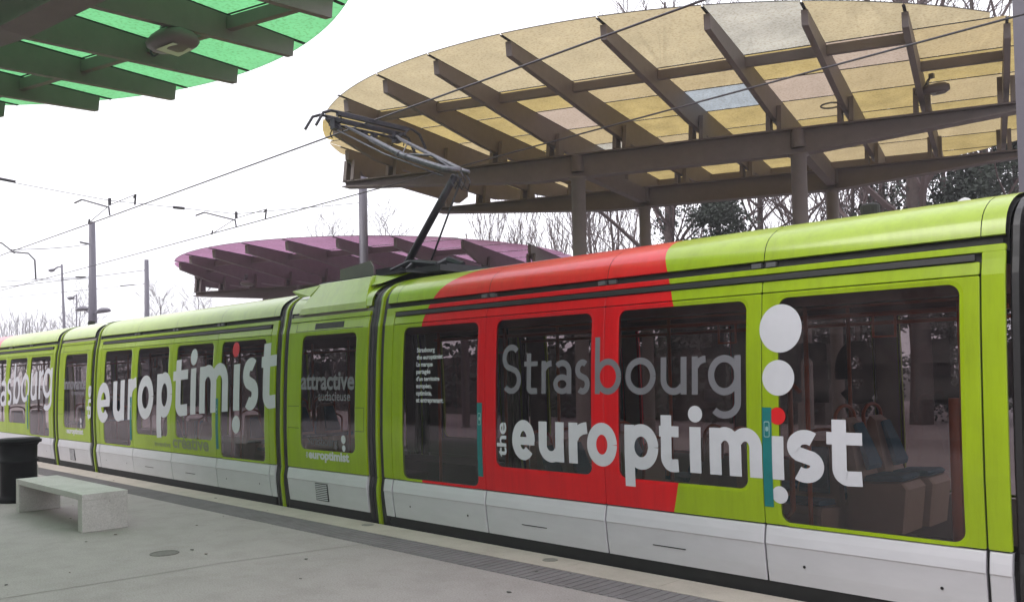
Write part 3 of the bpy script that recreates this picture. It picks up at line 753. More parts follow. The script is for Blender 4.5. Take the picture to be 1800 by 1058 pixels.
for y in (6.62, 7.66):
    hd.box(-9.98, -9.66, y-.02, y+.02, 5.09, 5.13); hd.box(-9.90, -9.80, y-.05, y+.05, 5.02, 5.16)
    for dxx in (-.10, .16): hd.tube([(-9.86+dxx, y, 5.10), (-9.86+dxx*1.3, y+(.05 if y > 7 else -.05), 5.17)], .010, 6)
    hd.tube([(-9.9, y, 5.06), (-10.02, y+.03, 5.0), (-10.0, y+.05, 4.94)], .009, 6); hd.tube([(-9.8, y, 5.06), (-9.72, y+.03, 5.0), (-9.74, y+.04, 4.96)], .009, 6)
for y in (7.05, 7.22): hd.box(-9.88, -9.80, y, y+.07, 5.03, 5.08)
hd.build('collector_head', PDARK, pan, smooth=False)

# ------------------------------------------------------------------ ground
def structure(mb, name, m, **k): return tag(mb.build(name, m, **k), kind='structure')
def concrete(name, c1, c2, grain=.12, stain=.25):
    m = bpy.data.materials.new(name); m.use_nodes = True; t = m.node_tree; b = t.nodes['Principled BSDF']; b.inputs['Roughness'].default_value = .75
    tc = t.nodes.new('ShaderNodeTexCoord')
    def N(s, d, st=None):
        n = t.nodes.new('ShaderNodeTexNoise'); n.inputs['Scale'].default_value = s; n.inputs['Detail'].default_value = d; n.inputs['Roughness'].default_value = .7
        t.links.new(tc.outputs['Object'], n.inputs['Vector']); return n.outputs['Fac']
    def ramp(v, p0, p1, a, c):
        r = t.nodes.new('ShaderNodeValToRGB'); r.color_ramp.elements[0].position = p0; r.color_ramp.elements[1].position = p1
        r.color_ramp.elements[0].color = (*a, 1); r.color_ramp.elements[1].color = (*c, 1); t.links.new(v, r.inputs[0]); return r.outputs[0]
    base = ramp(N(.55, 8), .3, .7, c2, c1)
    g = ramp(N(70, 5), .3, .7, (1-grain,)*3, (1+grain*.3,)*3)
    st = ramp(N(2.6, 9), .36, .56, (1-stain, 1-stain*1.05, 1-stain*1.1), (1, 1, 1))
    sp = ramp(N(19, 2), .24, .31, (.62, .60, .58), (1, 1, 1))
    o = base
    for x in (g, st, sp):
        mm = t.nodes.new('ShaderNodeMixRGB'); mm.blend_type = 'MULTIPLY'; mm.inputs[0].default_value = 1
        t.links.new(o, mm.inputs[1]); t.links.new(x, mm.inputs[2]); o = mm.outputs[0]
    t.links.new(o, b.inputs['Base Color'])
    bp = t.nodes.new('ShaderNodeBump'); bp.inputs['Strength'].default_value = .25; bp.inputs['Distance'].default_value = .004
    t.links.new(N(120, 4), bp.inputs['Height']); t.links.new(bp.outputs[0], b.inputs['Normal'])
    return m
PLAT = concrete('platform_concrete', (.405, .352, .348), (.35, .305, .302), .38, .13)
COPE = concrete('coping_stone', (.50, .43, .375), (.42, .37, .33), .14, .14)
TACT = concrete('ribbed_paving', (.205, .183, .19), (.165, .15, .158), .15, .2)
BENCHM = concrete('bench_concrete', (.60, .57, .55), (.52, .49, .47), .28, .14)
g = MB(); g.add([(-400, -400, -.32), (400, -400, -.32), (400, 400, -.32), (-400, 400, -.32)], [(0, 1, 2, 3)]); structure(g, 'ground', mat('dark_asphalt_ground', (.075, .075, .07), .9, noise=.35, nscale=.6))
g = MB(); g.box(-70, 22, -14, 5.115, -.31, 0); g.box(-70, 22, 5.115, 5.545, -.31, -.006); structure(g, 'platform', PLAT)
g = MB()
x = -70
while x < 22:
    g.box(x+.002, min(x+1.0, 22)-.002, 5.55, 5.925, -.31, .0); x += 1.0
structure(g, 'platform_coping', COPE)
g = MB(); g.add([(-70, 5.12, -.002), (22, 5.12, -.002), (22, 5.545, -.002), (-70, 5.545, -.002)], [(0, 1, 2, 3)])
x = -40
while x < 4:
    # ribs of the warning strip, running across it
    g.box(x, x+.045, 5.135, 5.53, -.002, .002); x += .085
structure(g, 'warning_strip', TACT)
g = MB(); g.box(-70, 22, 11.75, 40, -.31, 0); structure(g, 'far_platform', PLAT)
RAIL = mat('rail_steel', (.18, .15, .13), .35, metal=.8)
g = MB()
for y in (6.43, 7.87, 9.18, 10.62): g.box(-80, 30, y-.035, y+.035, -.316, -.29)
structure(g, 'track', RAIL)
g = MB(); g.box(-80, 30, 5.95, 11.72, -.319, -.314); structure(g, 'track_bed', concrete('track_concrete', (.22, .21, .20), (.16, .15, .15)))
# joints across the platform
JM = mat('joint_filler', (.24, .21, .20), .9)
g = MB()
pts = [(-8.6, -4.0), (-7.68, 2.0), (-7.56, 3.16), (-7.53, 3.76), (-7.22, 5.11)]
for (xa, ya), (xb, yb) in zip(pts, pts[1:]):
    g.add([(xa, ya, .0025), (xa+.011, ya-.008, .0025), (xb+.011, yb-.008, .0025), (xb, yb, .0025)], [(0, 1, 2, 3)])
structure(g, 'platform_joint', JM)
MAN = mat('cast_cover', (.16, .145, .13), .7, noise=.4, nscale=30)
g = MB(); g.lathe((-8.38, 3.60, 0), [(.135, 0), (.135, .006), (.12, .007), (.115, .003), (.02, .003)], 28)
tag(g.build('manhole_cover', MAN), 'small round worn cover set in the platform right of the bench', 'manhole cover')
for i, (x, y, lab) in enumerate(((-5.29, 5.77, 'round metal disc in the pale coping, the nearer one below the red band'), (-8.10, 5.80, 'round metal disc in the pale coping, below the black bellows of the tram'))):
    g = MB(); g.lathe((x, y, 0), [(.07, 0), (.07, .004), (.055, .005), (.05, .003), (.01, .003)], 24)
    tag(g.build('coping_disc', mat('disc_metal', (.30, .28, .25), .5, metal=.3, noise=.3, nscale=20)), lab, 'ground disc', 'metal discs in the platform coping')

rnd = random.Random(31); m = MB()
for i in range(60):
    x = rnd.uniform(-16, -1.5); y = rnd.uniform(1.0, 5.8); sz = rnd.uniform(.006, .022)*(1.5 if rnd.random() < .1 else 1); a = rnd.uniform(0, 6.28); n_ = rnd.choice((4, 5, 6))
    pts = [(x+sz*rnd.uniform(.6, 1.1)*math.cos(a+6.283*k/n_)*1.4, y+sz*rnd.uniform(.6, 1.1)*math.sin(a+6.283*k/n_), .004+rnd.uniform(0, .003)) for k in range(n_)]
    m.prism(pts, (0, 0, .003), rnd.randrange(2))
tag(m.build('ground_litter', [mat('dead_leaf', (.10, .055, .04), .9), mat('grit_grey', (.09, .085, .08), .9)]), 'scattered grit, gum spots and dead leaf bits on the platform', 'litter', kind='stuff')
# ------------------------------------------------------------------ bench, bin
def bench(x0, x1, y0, y1, lab):
    root = empty('concrete_bench', ((x0+x1)/2, (y0+y1)/2, 0), lab, 'bench', 'white concrete benches on the platform')
    for nm, a in (('seat', (x0, x1, y0, y1, .355, .425)), ('leg', (x0, x0+.13, y0, y1, .0, .355)), ('leg', (x1-.13, x1, y0, y1, 0, .355))):
        m = MB(); xx0, xx1, yy0, yy1, z0, z1 = a
        m.box(xx0, xx1, yy0, yy1, z0, z1); o = m.build(nm, BENCHM, bevel=.004); adopt(o, root)
    return root
bench(-12.62, -10.22, 3.47, 3.97, 'low white concrete bench standing alone to the right of the black litter bin')
bench(-17.2, -14.52, 3.82, 4.30, 'white concrete bench mostly cut off at the left edge behind the black bin')
BINM = mat('bin_black_cast', (.005, .005, .007), .6, noise=.4, nscale=9, bump=.3, bscale=20, spec=.15)
bx, by = -13.69, 3.80
root = empty('litter_bin', (bx, by, 0), 'black round litter bin with a wide flared rim beside the concrete bench', 'litter bin')
m = MB(); m.lathe((bx, by, 0), [(.26, 0), (.26, .05), (.235, .08), (.23, .10), (.232, .55), (.25, .56), (.25, .59), (.234, .60), (.238, .78), (.25, .80), (.262, .82)], 28); adopt(m.build('body', BINM, smooth=True), root)
m = MB(); m.lathe((bx, by, 0), [(.25, .815), (.292, .83), (.294, .868), (.27, .875), (.265, .89), (.02, .895)], 28); adopt(m.build('lid', BINM, smooth=True), root)
m = MB(); m.box(bx-.05, bx+.03, by-.34, by-.24, .0, .06); m.box(bx-.30, bx-.24, by-.02, by+.02, .62, .66); adopt(m.build('foot', BENCHM), root)

# ------------------------------------------------------------------ canopies
def spot_lamp(p, ang, lab):
    root = empty('floodlight', p, lab, 'floodlight', 'floodlights clamped under the canopies')
    c, s = math.cos(ang), math.sin(ang)
    def tr(a, b, z): return (a*c-b*s, a*s+b*c, z)
    m = MB(); vs = []; nseg = 10
    prof_ = [(-.17, .03), (-.14, .075), (-.05, .10), (.08, .115), (.18, .10), (.235, .06)]
    for a, r in prof_:
        for k in range(nseg):
            t = 2*math.pi*k/nseg; vs.append(tr(a, r*1.3*math.cos(t), r*.75*math.sin(t)-.02*a))
    fs = [(i*nseg+k, i*nseg+(k+1) % nseg, (i+1)*nseg+(k+1) % nseg, (i+1)*nseg+k) for i in range(len(prof_)-1) for k in range(nseg)]
    fs += [tuple(range(nseg)), tuple((len(prof_)-1)*nseg+k for k in range(nseg))]
    m.add(vs, fs); m.build('housing', STEEL, root, smooth=True)
    m = MB(); m.add([tr(-.02, -.09, -.082), tr(.17, -.08, -.075), tr(.17, .08, -.075), tr(-.02, .09, -.082)], [(0, 1, 2, 3)]); m.build('lens', LENS, root)
    m = MB(); m.tube([tr(-.05, 0, .05), tr(-.08, 0, .14), tr(-.02, .02, .22)], .018, 6); m.box(-.05, .02, -.03, .04, .18, .25); m.build('bracket', METAL, root)
    m = MB(); m.tube([tr(-.16-.11*math.sin(t*.9), .02*t, .02+.10*math.cos(t*1.25)+.02*t) for t in [k*.35 for k in range(22)]], .009, 5); m.build('cable', WIRE, root, smooth=True)
    return root
def canopy(name, C0, pl, pr, Hg, ribs_a, front, Af, Bf, Br, glass, lab, cols, seed, beam_b=(-2.3, 1.2), purl=(-4.43, 3.33), flip=1, extra_joint=1.33, grp='coloured glass canopies over the platforms'):
    rnd = random.Random(seed)
    root = empty('station_canopy', (C0[0], C0[1], 0), lab, 'canopy', grp)
    Lx, Ly = math.cos(R(pl)), math.sin(R(pl)); Rx, Ry = -math.sin(R(pr)), math.cos(R(pr))
    def W(a, b, z=0): b2 = b*flip; return (a*Lx+b2*Rx, a*Ly+b2*Ry, z)
    def edge(a, front_=True):
        t = 1-(a/Af)**2
        if t <= 0: return 0
        return -Bf*math.sqrt(t) if front_ else Br*math.sqrt(t)
    Ld = Vector((Lx, Ly, 0)); Rd = Vector((Rx*flip, Ry*flip, 0))
    Hb = Hg-.65; rib_info = []
    # ribs
    for k, a in enumerate(ribs_a):
        f0 = edge(a)+.22; f1 = edge(a, False)-.22
        if front and k in front: f0 = front[k]
        b0, b1 = (f0 if k in front else min(f0, -2.75)), max(f1, 1.6)
        rib_info.append((a, b0, b1))
        zt = Hg-.03; bb0, bb1 = beam_b
        mid_f = [(bb0-.6, zt-.42), (b0+.02, zt-.20)] if b0 < bb0-.9 else [(b0, zt-.20)]
        poly = [(b0, zt), (b1, zt), (b1, zt-.20), (bb1+.6 if b1 > bb1+.7 else bb1+.2, zt-.42), (bb1, zt-.44), (max(bb0, b0+.5), zt-.44)]+mid_f
        m = MB(); w = .085
        m.prism([Vector(W(a, b, z))-Ld*w/2 for b, z in poly], Ld*w); rb = m.build('rib', STEEL, root)
        # glazing bar on top, with small clamps
        g = MB(); g.prism([Vector(W(a, b, z))-Ld*.02 for b, z in ((b0-.19, zt+.014), (b1+.19, zt+.014), (b1+.19, zt+.028), (b0-.19, zt+.028))], Ld*.04)
        for bq in [b0+.06]+[b0+.6+.66*q for q in range(int((b1-b0-.6)/.66))]:
            g.prism([Vector(W(a, b, z))-Ld*.035 for b, z in ((bq, zt-.03), (bq+.05, zt-.03), (bq+.05, zt+.012), (bq, zt+.012))], Ld*.07)
        g.build('glazing_bar', DARK, rb)
        # brackets that carry the rib on the two beams
        for bb in beam_b:
            for off in (-.125, .055):
                m = MB(); m.prism([Vector(W(a, bb-.13, Hb))+Ld*off, Vector(W(a, bb+.13, Hb))+Ld*off, Vector(W(a, bb+.07, Hb+.42))+Ld*off, Vector(W(a, bb-.07, Hb+.42))+Ld*off], Ld*.07)
                m.build('rib_bracket', STEEL, rb)
    # purlins between the ribs
    for bp in purl:
        for k in range(len(ribs_a)-1):
            a0, a1 = ribs_a[k]+.045, ribs_a[k+1]-.045
            if abs(bp) > (Bf if bp < 0 else Br)*math.sqrt(max(0, 1-(max(abs(ribs_a[k]), abs(ribs_a[k+1]))/Af)**2))-.3:
                lim = (Bf if bp < 0 else Br)*math.sqrt(max(0, 1-(max(abs(ribs_a[k]), abs(ribs_a[k+1]))/Af)**2))-.45
                if lim < 3.3: continue
                b_ = math.copysign(min(abs(bp), max(2.8, lim-.9)), bp)
            else: b_ = bp
            m = MB(); m.prism([Vector(W(a0, b_-.04, Hg-.05)), Vector(W(a0, b_+.04, Hg-.05)), Vector(W(a0, b_+.04, Hg-.19)), Vector(W(a0, b_-.04, Hg-.19))], Ld*(a1-a0)); m.build('purlin', STEEL, root)
    # two I beams with tapering ends
    aL, aR = ribs_a[0]-.05, ribs_a[-1]+.25
    aL0 = aL-.10
    for bb in beam_b:
        m = MB(); dp = .44
        def sec(a0, a1, z0a, z0b):
            for hw, za, zb, zc, zd in ((.10, 0, 0, -.025, -.025),): pass
            # top flange, web, bottom flange
            m.prism([Vector(W(a0, bb-.11, Hb)), Vector(W(a0, bb+.11, Hb)), Vector(W(a0, bb+.11, Hb-.025)), Vector(W(a0, bb-.11, Hb-.025))], Ld*(a1-a0))
            m.prism([Vector(W(a0, bb, Hb-.025))-Rd*.012, Vector(W(a1, bb, Hb-.025))-Rd*.012, Vector(W(a1, bb, z0b+.025))-Rd*.012, Vector(W(a0, bb, z0a+.025))-Rd*.012], Rd*.024)
            m.prism([Vector(W(a0, bb-.13, z0a)), Vector(W(a1, bb-.13, z0b)), Vector(W(a1, bb-.13, z0b+.025)), Vector(W(a0, bb-.13, z0a+.025))], Rd*.26)
        sec(aL0, aL0+4.2, Hb-.13, Hb-dp); sec(aL0+4.2, aR-3.2, Hb-dp, Hb-dp); sec(aR-3.2, aR, Hb-dp, Hb-.14)
        m.build('beam', STEEL, root)
    # cross beams and columns
    for a, da in cols:
        m = MB(); b0, b1 = beam_b
        m.prism([Vector(W(a, b0+.13, Hb-.05))-Ld*.08, Vector(W(a, b1-.13, Hb-.05))-Ld*.08, Vector(W(a, b1-.13, Hb-.36))-Ld*.08, Vector(W(a, b0+.13, Hb-.36))-Ld*.08], Ld*.16)
        m.build('cross_beam', STEEL, root)
        for bb in beam_b:
            m = MB(); c = W(a, bb, 0); m.lathe((c[0], c[1], 0), [(.17, 0), (.17, .02), (.125, .03), (.125, Hb-.75), (.125, Hb-.50), (.15, Hb-.42), (.17, Hb-.445)] if bb == beam_b[1] else [(.17, 0), (.17, .02), (.13, .03), (.13, Hb-.48), (.17, Hb-.465), (.17, Hb-.445)], 20)
            m.build('column', STEELC, root, smooth=True)
            m = MB(); m.prism([Vector(W(a-.16, bb-.14, Hb-.444)), Vector(W(a+.16, bb-.14, Hb-.444)), Vector(W(a+.16, bb+.14, Hb-.444)), Vector(W(a-.16, bb+.14, Hb-.444))], (0, 0, .36)); 
            m = MB(); m.lathe((c[0], c[1], Hb-.33), [(.12, 0), (.12, .30)], 16); m.build('column_head', STEEL, root)
    # glass, one bay between neighbouring ribs per part, cut into panes
    bounds = [-Af+.001]+list(ribs_a)+[Af-.001]
    main, variants = glass
    gm = [main]+(variants+[main]*5)[:5]+[mat(name+'_pane_edge', (.05, .045, .04), .8)]
    for k in range(len(bounds)-1):
        a0, a1 = bounds[k]+.006, bounds[k+1]-.006
        if a1-a0 < .1: continue
        rows = [-Bf-1]+[purl[0]+extra_joint*q for q in range(7)]+[Br+1]
        m = MB(); t = .012
        for i in range(len(rows)-1):
            r0, r1 = rows[i]+.005, rows[i+1]-.005
            ns = 6; lo = []; hi = []
            for q in range(ns+1):
                a = a0+(a1-a0)*q/ns
                e0, e1 = edge(a), edge(a, False)
                lo.append((a, max(r0, e0))); hi.append((a, min(r1, e1)))
            pts = [(a, l, h) for (a, l), (_, h) in zip(lo, hi) if h-l > .004]
            if len(pts) < 2: continue
            mi = 0
            u = rnd.random()
            if u < .10: mi = 1
            elif u < .16: mi = 2
            elif u < .36: mi = 3
            if name == 'yellow' and (k, i) in OVR: mi = OVR[(k, i)]
            elif name == 'yellow' and mi in (1, 2): mi = 3
            if i == 0 and mi in (0, 3): mi = 4
            n = len(pts); top = Hg+t
            for z in (Hg,):
                m.add([W(a, l, z) for a, l, h in pts]+[W(a, h, z) for a, l, h in pts], [(j, j+1, n+j+1, n+j) for j in range(n-1)], mi)
            if i == 0 or i == len(rows)-2:
                pts2 = [(a, l if i == 0 else h) for a, l, h in pts]
                m.add([W(a, b, Hg) for a, b in pts2]+[W(a, b, Hg+.012) for a, b in pts2], [(j, j+1, n+j+1, n+j) for j in range(n-1)], len(gm)-1)
        for i in range(1, len(rows)-1):
            rr = rows[i]; am = (a0+a1)/2
            if edge(am) < rr < edge(am, False) and i > 0:
                ok = [a0+(a1-a0)*q/8 for q in range(9) if edge(a0+(a1-a0)*q/8) < rr < edge(a0+(a1-a0)*q/8, False)]
                if len(ok) > 1: m.prism([Vector(W(ok[0], rr-.009, Hg-.012)), Vector(W(ok[0], rr+.009, Hg-.012)), Vector(W(ok[0], rr+.009, Hg-.002)), Vector(W(ok[0], rr-.009, Hg-.002))], Ld*(ok[-1]-ok[0]), len(gm)-1)
        m.build('glass_bay', gm, root)
    return root, W
YG = canopy_glass('yellow_glass', (.45, .35, .145), .10, .34)
YG1 = canopy_glass('clear_grey_glass', (.36, .40, .42), .15, .2)
YG2 = canopy_glass('pinkish_worn_glass', (.43, .345, .27), .10, .15)
YG3 = canopy_glass('pale_yellow_glass', (.45, .36, .20), .10, .2)
YG5 = canopy_glass('grey_worn_glass', (.47, .45, .38), .12, .3)
YGE = canopy_glass('yellow_glass_rim', (.47, .395, .245), .12, .22)
PG = canopy_glass('purple_glass', (.38, .205, .32), .12, .2)
PG2 = canopy_glass('pale_purple_glass', (.43, .25, .37), .12, .2)
GG = canopy_glass('green_glass', (.17, .52, .22), .2, .16)
GG2 = canopy_glass('pale_green_glass', (.22, .55, .28), .2, .16)
OVR = {(7, 2): 1, (8, 0): 5, (8, 2): 2, (9, 1): 2, (5, 2): 2, (5, 4): 5, (9, 0): 4, (10, 0): 4, (11, 0): 4, (8, 1): 0, (7, 1): 3}
Y0 = (-9.53, 15.08)
ycan, YW = canopy('yellow', Y0, 22.7, 15.66, 6.35, [-6.45, -5.45, -4.31, -3.15, -1.99, -.71, .67, 1.98, 3.12, 4.26, 5.45], {0: -2.45, 1: -4.12, 2: -5.28},
       7.2, 6.75, 5.4, (YG, [YG1, YG2, YG3, YGE, YG5]), 'oval canopy of dirty yellow glass on steel ribs behind the tram', [(-1.55, 0), (2.35, 0), (6.2, 0)], 3)
P0 = (-21.65, 16.29)
pcan, PW = canopy('purple', P0, 22.8, 26, 4.95, [-5.12, -4.2, -3.05, -1.81, -.59, .6, 1.86, 3.12, 4.43, 5.7], {0: -2.75}, 6.1, 6.5, 5.2,
       (PG, [PG2, PG2, PG2]), 'low oval canopy of purple glass beyond the tram, behind the raised pantograph', [(-1.5, 0), (2.3, 0)], 5, beam_b=(-2.55, .95))
G0 = (-10.13, -1.24)
gcan, GW = canopy('green', G0, 16, 8, 5.7, [-5.45, -4.2, -2.94, -1.67, -.41, .8, 2.11, 3.31, 4.5, 5.6], {}, 6.3, 6.75, 5.4,
       (GG, [GG2, GG2, GG2]), 'bright green glass canopy with dark ribs overhead at the top left', [(-3.6, 0), (.2, 0)], 8, beam_b=(-2.72, .9), flip=-1, purl=(-5.25,))
# ring lying on the yellow glass
m = MB(); c = Vector((-6.69, 14.97, 0))-Vector((Y0[0], Y0[1], 0))
m.tube([(c.x+.17*math.cos(t), c.y+.17*math.sin(t), 6.33) for t in [k*math.pi/14 for k in range(29)]], .016, 6, cap=False); m.build('glass_ring', METAL, ycan)
spot_lamp((-4.72, 14.25, 5.98), R(10), 'floodlight with a curled cable under the yellow glass canopy')
fl2 = spot_lamp((-9.0, 3.96, 5.28), R(10), 'floodlight with a looped cable hanging under the green glass canopy'); fl2.scale = (1.5, 1.5, 1.3)
spot_lamp((-21.8, 11.7, 4.25), R(20), 'small floodlight under the purple glass canopy')

# ------------------------------------------------------------------ poles and overhead line
def pole(name, x, y, h, r0, r1, lab, cat='pole', grp='overhead line poles', square=False, lean=0):
    root = empty(name, (x, y, 0), lab, cat, grp)
    m = MB()
    if square: m.box(-r0, r0, -r0, r0, 0, h)
    else: m.tube([(0, 0, 0), (lean*h, 0, h)], [r0, r1], 14)
    m.build('shaft', POLE, root, smooth=not square)
    m = MB(); m.box(-r0*1.8, r0*1.8, -r0*1.8, r0*1.8, 0, .04); m.build('base_plate', POLE, root)
    return root
p1 = pole('catenary_pole', -16.75, 12.0, 6.55, .115, .10, 'round grey pole at the left end of the yellow canopy')
p2 = pole('catenary_pole', -34.1, 12.0, 7.65, .20, .11, 'thick tapered grey pole with two lamp heads beyond the roof of the tram')
p3 = pole('catenary_pole', -41.3, 17.0, 7.36, .15, .10, 'tapered grey pole standing right of the pole with two lamps')
p4 = pole('catenary_pole', -2.86, 12.0, 7.6, .12, .12, 'square grey pole at the right end of the yellow canopy', square=True)
# twin lamps on the second pole
for sg, dz in ((-1, .12), (1, -.08)):
    m = MB(); m.tube([(0, 0, 4.2), (.5*sg, 0, 4.22+dz*.5), (.75*sg, 0, 4.25+dz)], .03, 6)
    m.build('lamp_arm', POLE, p2)
    m = MB(); nn = 10; pf = [(.55, .03), (.7, .11), (1.0, .16), (1.4, .13), (1.62, .03)]
    vs = []
    for a_, r_ in pf:
        for k in range(nn):
            t_ = 2*math.pi*k/nn; vs.append((sg*a_, r_*1.2*math.cos(t_), 4.28+dz+r_*(.9 if math.sin(t_) > 0 else .35)*math.sin(t_)))
    m.add(vs, [(i*nn+k, i*nn+(k+1) % nn, (i+1)*nn+(k+1) % nn, (i+1)*nn+k) for i in range(4) for k in range(nn)]+[tuple(range(nn)), tuple(4*nn+k for k in range(nn))])
    m.build('lamp_head', POLE, p2, smooth=True)
def street_lamp(x, y, h, armdir, arml, lean, lab, r=.07, up=0.0):
    root = empty('street_lamp', (x, y, 0), lab, 'street lamp', 'street lamps beyond the tram')
    m = MB(); m.tube([(0, 0, 0), (-lean*h, 0, h)], [r, r*.6], 10); m.build('shaft', POLE, root, smooth=True)
    m = MB(); tx = -lean*h; m.tube([(tx, 0, h-.15), (tx+armdir*arml*.5, 0, h-.1+up*.5), (tx+armdir*arml, 0, h-.2+up)], r*.5, 6); m.build('arm', POLE, root)
    m = MB(); nn = 8; vs = []
    for a_, r_ in ((0, .04), (.2, .12), (.55, .15), (.8, .04)):
        for k in range(nn):
            t_ = 2*math.pi*k/nn; vs.append((tx+armdir*(arml-.1+a_*1.2), r_*1.3*math.cos(t_), h-.2+up+r_*.8*math.sin(t_)))
    m.add(vs, [(i*nn+k, i*nn+(k+1) % nn, (i+1)*nn+(k+1) % nn, (i+1)*nn+k) for i in range(3) for k in range(nn)]+[tuple(range(nn)), tuple(3*nn+k for k in range(nn))]); m.build('lamp_head', POLE, root, smooth=True)
street_lamp(-61.5, 20, 9.5, -1, 1.6, .10, 'tall leaning street lamp with one arm, leftmost on the horizon', .12)
street_lamp(-59.7, 20, 7.3, -1, .6, 0, 'slim short street lamp left of the thick pole with two lamp heads', .07)
street_lamp(-49, 20, 5.2, -1, .5, 0, 'tiny street lamp low above the tram roof, right of the thick pole', .04)
street_lamp(-55.0, 30, 6.2, 1, .5, 0, 'tiny street lamp low above the tram roof, just right of the second grey pole', .05)
# contact wires (one object each) and span wires
def sag(a, b, s, n=12): 
    a, b = Vector(a), Vector(b); return [a.lerp(b, k/n)-Vector((0, 0, s*4*(k/n)*(1-k/n))) for k in range(n+1)]
m = MB(); pts = [(-120, 7.0, 5.22), (-80, 7.1, 5.24), (-50, 7.15, 5.26), (-26.3, 7.15, 5.25), (-19.3, 7.15, 5.22), (-9.86, 7.15, 5.21), (-2, 7.15, 5.21), (12, 7.15, 5.21)]
m.tube(pts, .013, 5); tag(m.build('contact_wire', WIRE, smooth=True), 'contact wire that the raised pantograph touches above the green tram', 'overhead wire', 'contact wires')
m = MB(); m.tube([(-120, 9.8, 5.25), (-50, 9.9, 5.25), (-20, 9.9, 5.23), (12, 9.85, 5.2)], .013, 5); tag(m.build('contact_wire', WIRE, smooth=True), 'contact wire of the farther track, passing below the yellow canopy', 'overhead wire', 'contact wires')
def span(a, b, s, lab, extra=None, r=.008):
    root = empty('span_wire', a, lab, 'overhead wire', 'cross wires holding up the contact wires')
    m = MB(); m.tube([p-Vector(a) for p in sag(a, b, s, 16)], r, 5); m.build('wire', WIRE, root)
    if extra: extra(root, Vector(a))
    return root
def reg(root, o, x, y, z, L_=2.1):
    m = MB()
    m.tube([Vector((x, y, z+.02))-o, Vector((x, y, z+.17))-o], .035, 8)           # insulator above the arm
    m.build('insulator', WIRE, root)
    m = MB(); m.tube([Vector((x-L_*.95, y-.05, z+.36))-o, Vector((x-L_*.75, y-.03, z+.38))-o, Vector((x-.05, y, z-.02))-o, Vector((x, y, z-.20))-o], .020, 6); m.build('registration_arm', WIRE, root)
    m = MB(); m.tube([Vector((x-1.25, y, z-.2))-o, Vector((x, y, z+.02))-o, Vector((x+1.35, y, z+.03))-o], .009, 5)
    m.tube([Vector((x-1.25, y, z-.21))-o, Vector((x-1.2, y, z-.12))-o], .02, 5); m.tube([Vector((x+1.35, y, z-.18))-o, Vector((x+1.40, y, z+.03))-o, Vector((x+1.3, y, z-.02))-o], .02, 5); m.build('bridle', WIRE, root)
A1 = (-19.28, 7.15, 5.45); A2 = (-18.9, 9.9, 5.42)
def ex1(root, o):
    reg(root, o, *A1); reg(root, o, *A2)
    m = MB(); m.tube([Vector(A1)-o+Vector((0, 0, .12)), Vector(A2)-o+Vector((0, 0, .12))], .008, 5); m.tube([Vector(A2)-o+Vector((0, 0, .12)), Vector((-16.82, 11.95, 5.74))-o], .008, 5); m.build('wire', WIRE, root)
    for t in (.5, .66):
        m = MB()
        p = Vector((-20.6, 1.2, 6.35)).lerp(Vector(A1)+Vector((0, 0, .12)), t)-o; q = Vector((-20.6, 1.2, 6.35)).lerp(Vector(A1)+Vector((0, 0, .12)), t+.05)-o
        m.tube([p, q], .03, 6); m.build('insulator', WIRE, root)
    m = MB(); m.tube([Vector(A1).lerp(Vector(A2), .48)-o+Vector((0, 0, .12)), Vector(A1).lerp(Vector(A2), .57)-o+Vector((0, 0, .12))], .035, 6); m.build('insulator', WIRE, root)
span((-20.6, 1.2, 6.35), (A1[0], A1[1], A1[2]+.12), .03, 'cross wire with insulators from the upper left to the round pole', ex1)
def ex2(root, o):
    m = MB(); m.tube([Vector((-27.9, 5.2, 5.9))-o, Vector((-27.5, 6.6, 5.75))-o, Vector((-27.0, 7.1, 5.55))-o, Vector((-26.6, 7.3, 5.25))-o], .022, 6)
    m.tube([Vector((-34.2, 9.3, 6.3))-o, Vector((-33.9, 9.75, 6.25))-o, Vector((-33.7, 9.9, 6.0))-o, Vector((-33.6, 9.9, 5.3))-o], .03, 6); m.build('registration_arm', WIRE, root)
    m = MB(); m.tube([Vector((-34.1, 9.9, 5.35))-o, Vector((-34.1, 11.9, 5.55))-o], .010, 5); m.tube([Vector((-40, 6.0, 5.4))-o, Vector((-34.1, 11.9, 5.5))-o], .010, 5); m.build('wire', WIRE, root)
    m = MB(); m.tube([Vector((-34.1, 11.4, 5.53))-o, Vector((-34.1, 11.75, 5.55))-o], .026, 6); m.build('insulator', WIRE, root); m = MB(); m.tube([Vector((-33.3, 11.3, 6.72))-o, Vector((-33.8, 11.75, 6.76))-o], .035, 6); m.build('insulator', WIRE, root)
span((-26.3, 7.15, 5.30), (-34.1, 11.9, 6.80), .05, 'cross wires running left from the thick tapered pole with two lamp heads', ex2, .014)
def ex3(root, o):
    for z in (6.2, 4.1):
        m = MB(); m.tube([p-o for p in sag((-60, 8, z-.3), (-41.3, 16.9, z), .1)], .012, 5); m.build('wire', WIRE, root)
        m = MB(); q = Vector((-60, 8, z-.3)).lerp(Vector((-41.3, 16.9, z)), .93)-o; q2 = Vector((-60, 8, z-.3)).lerp(Vector((-41.3, 16.9, z)), .97)-o; m.tube([q, q2], .028, 6); m.build('insulator', WIRE, root)
span((-60, 8, 6.3), (-41.3, 16.9, 6.85), .1, 'cross wires running left from the second tapered grey pole', ex3, .018)
m = MB(); m.tube([(-13.7, 7.15, 4.9), (-11, 7.6, 5.0)], .001, 3)

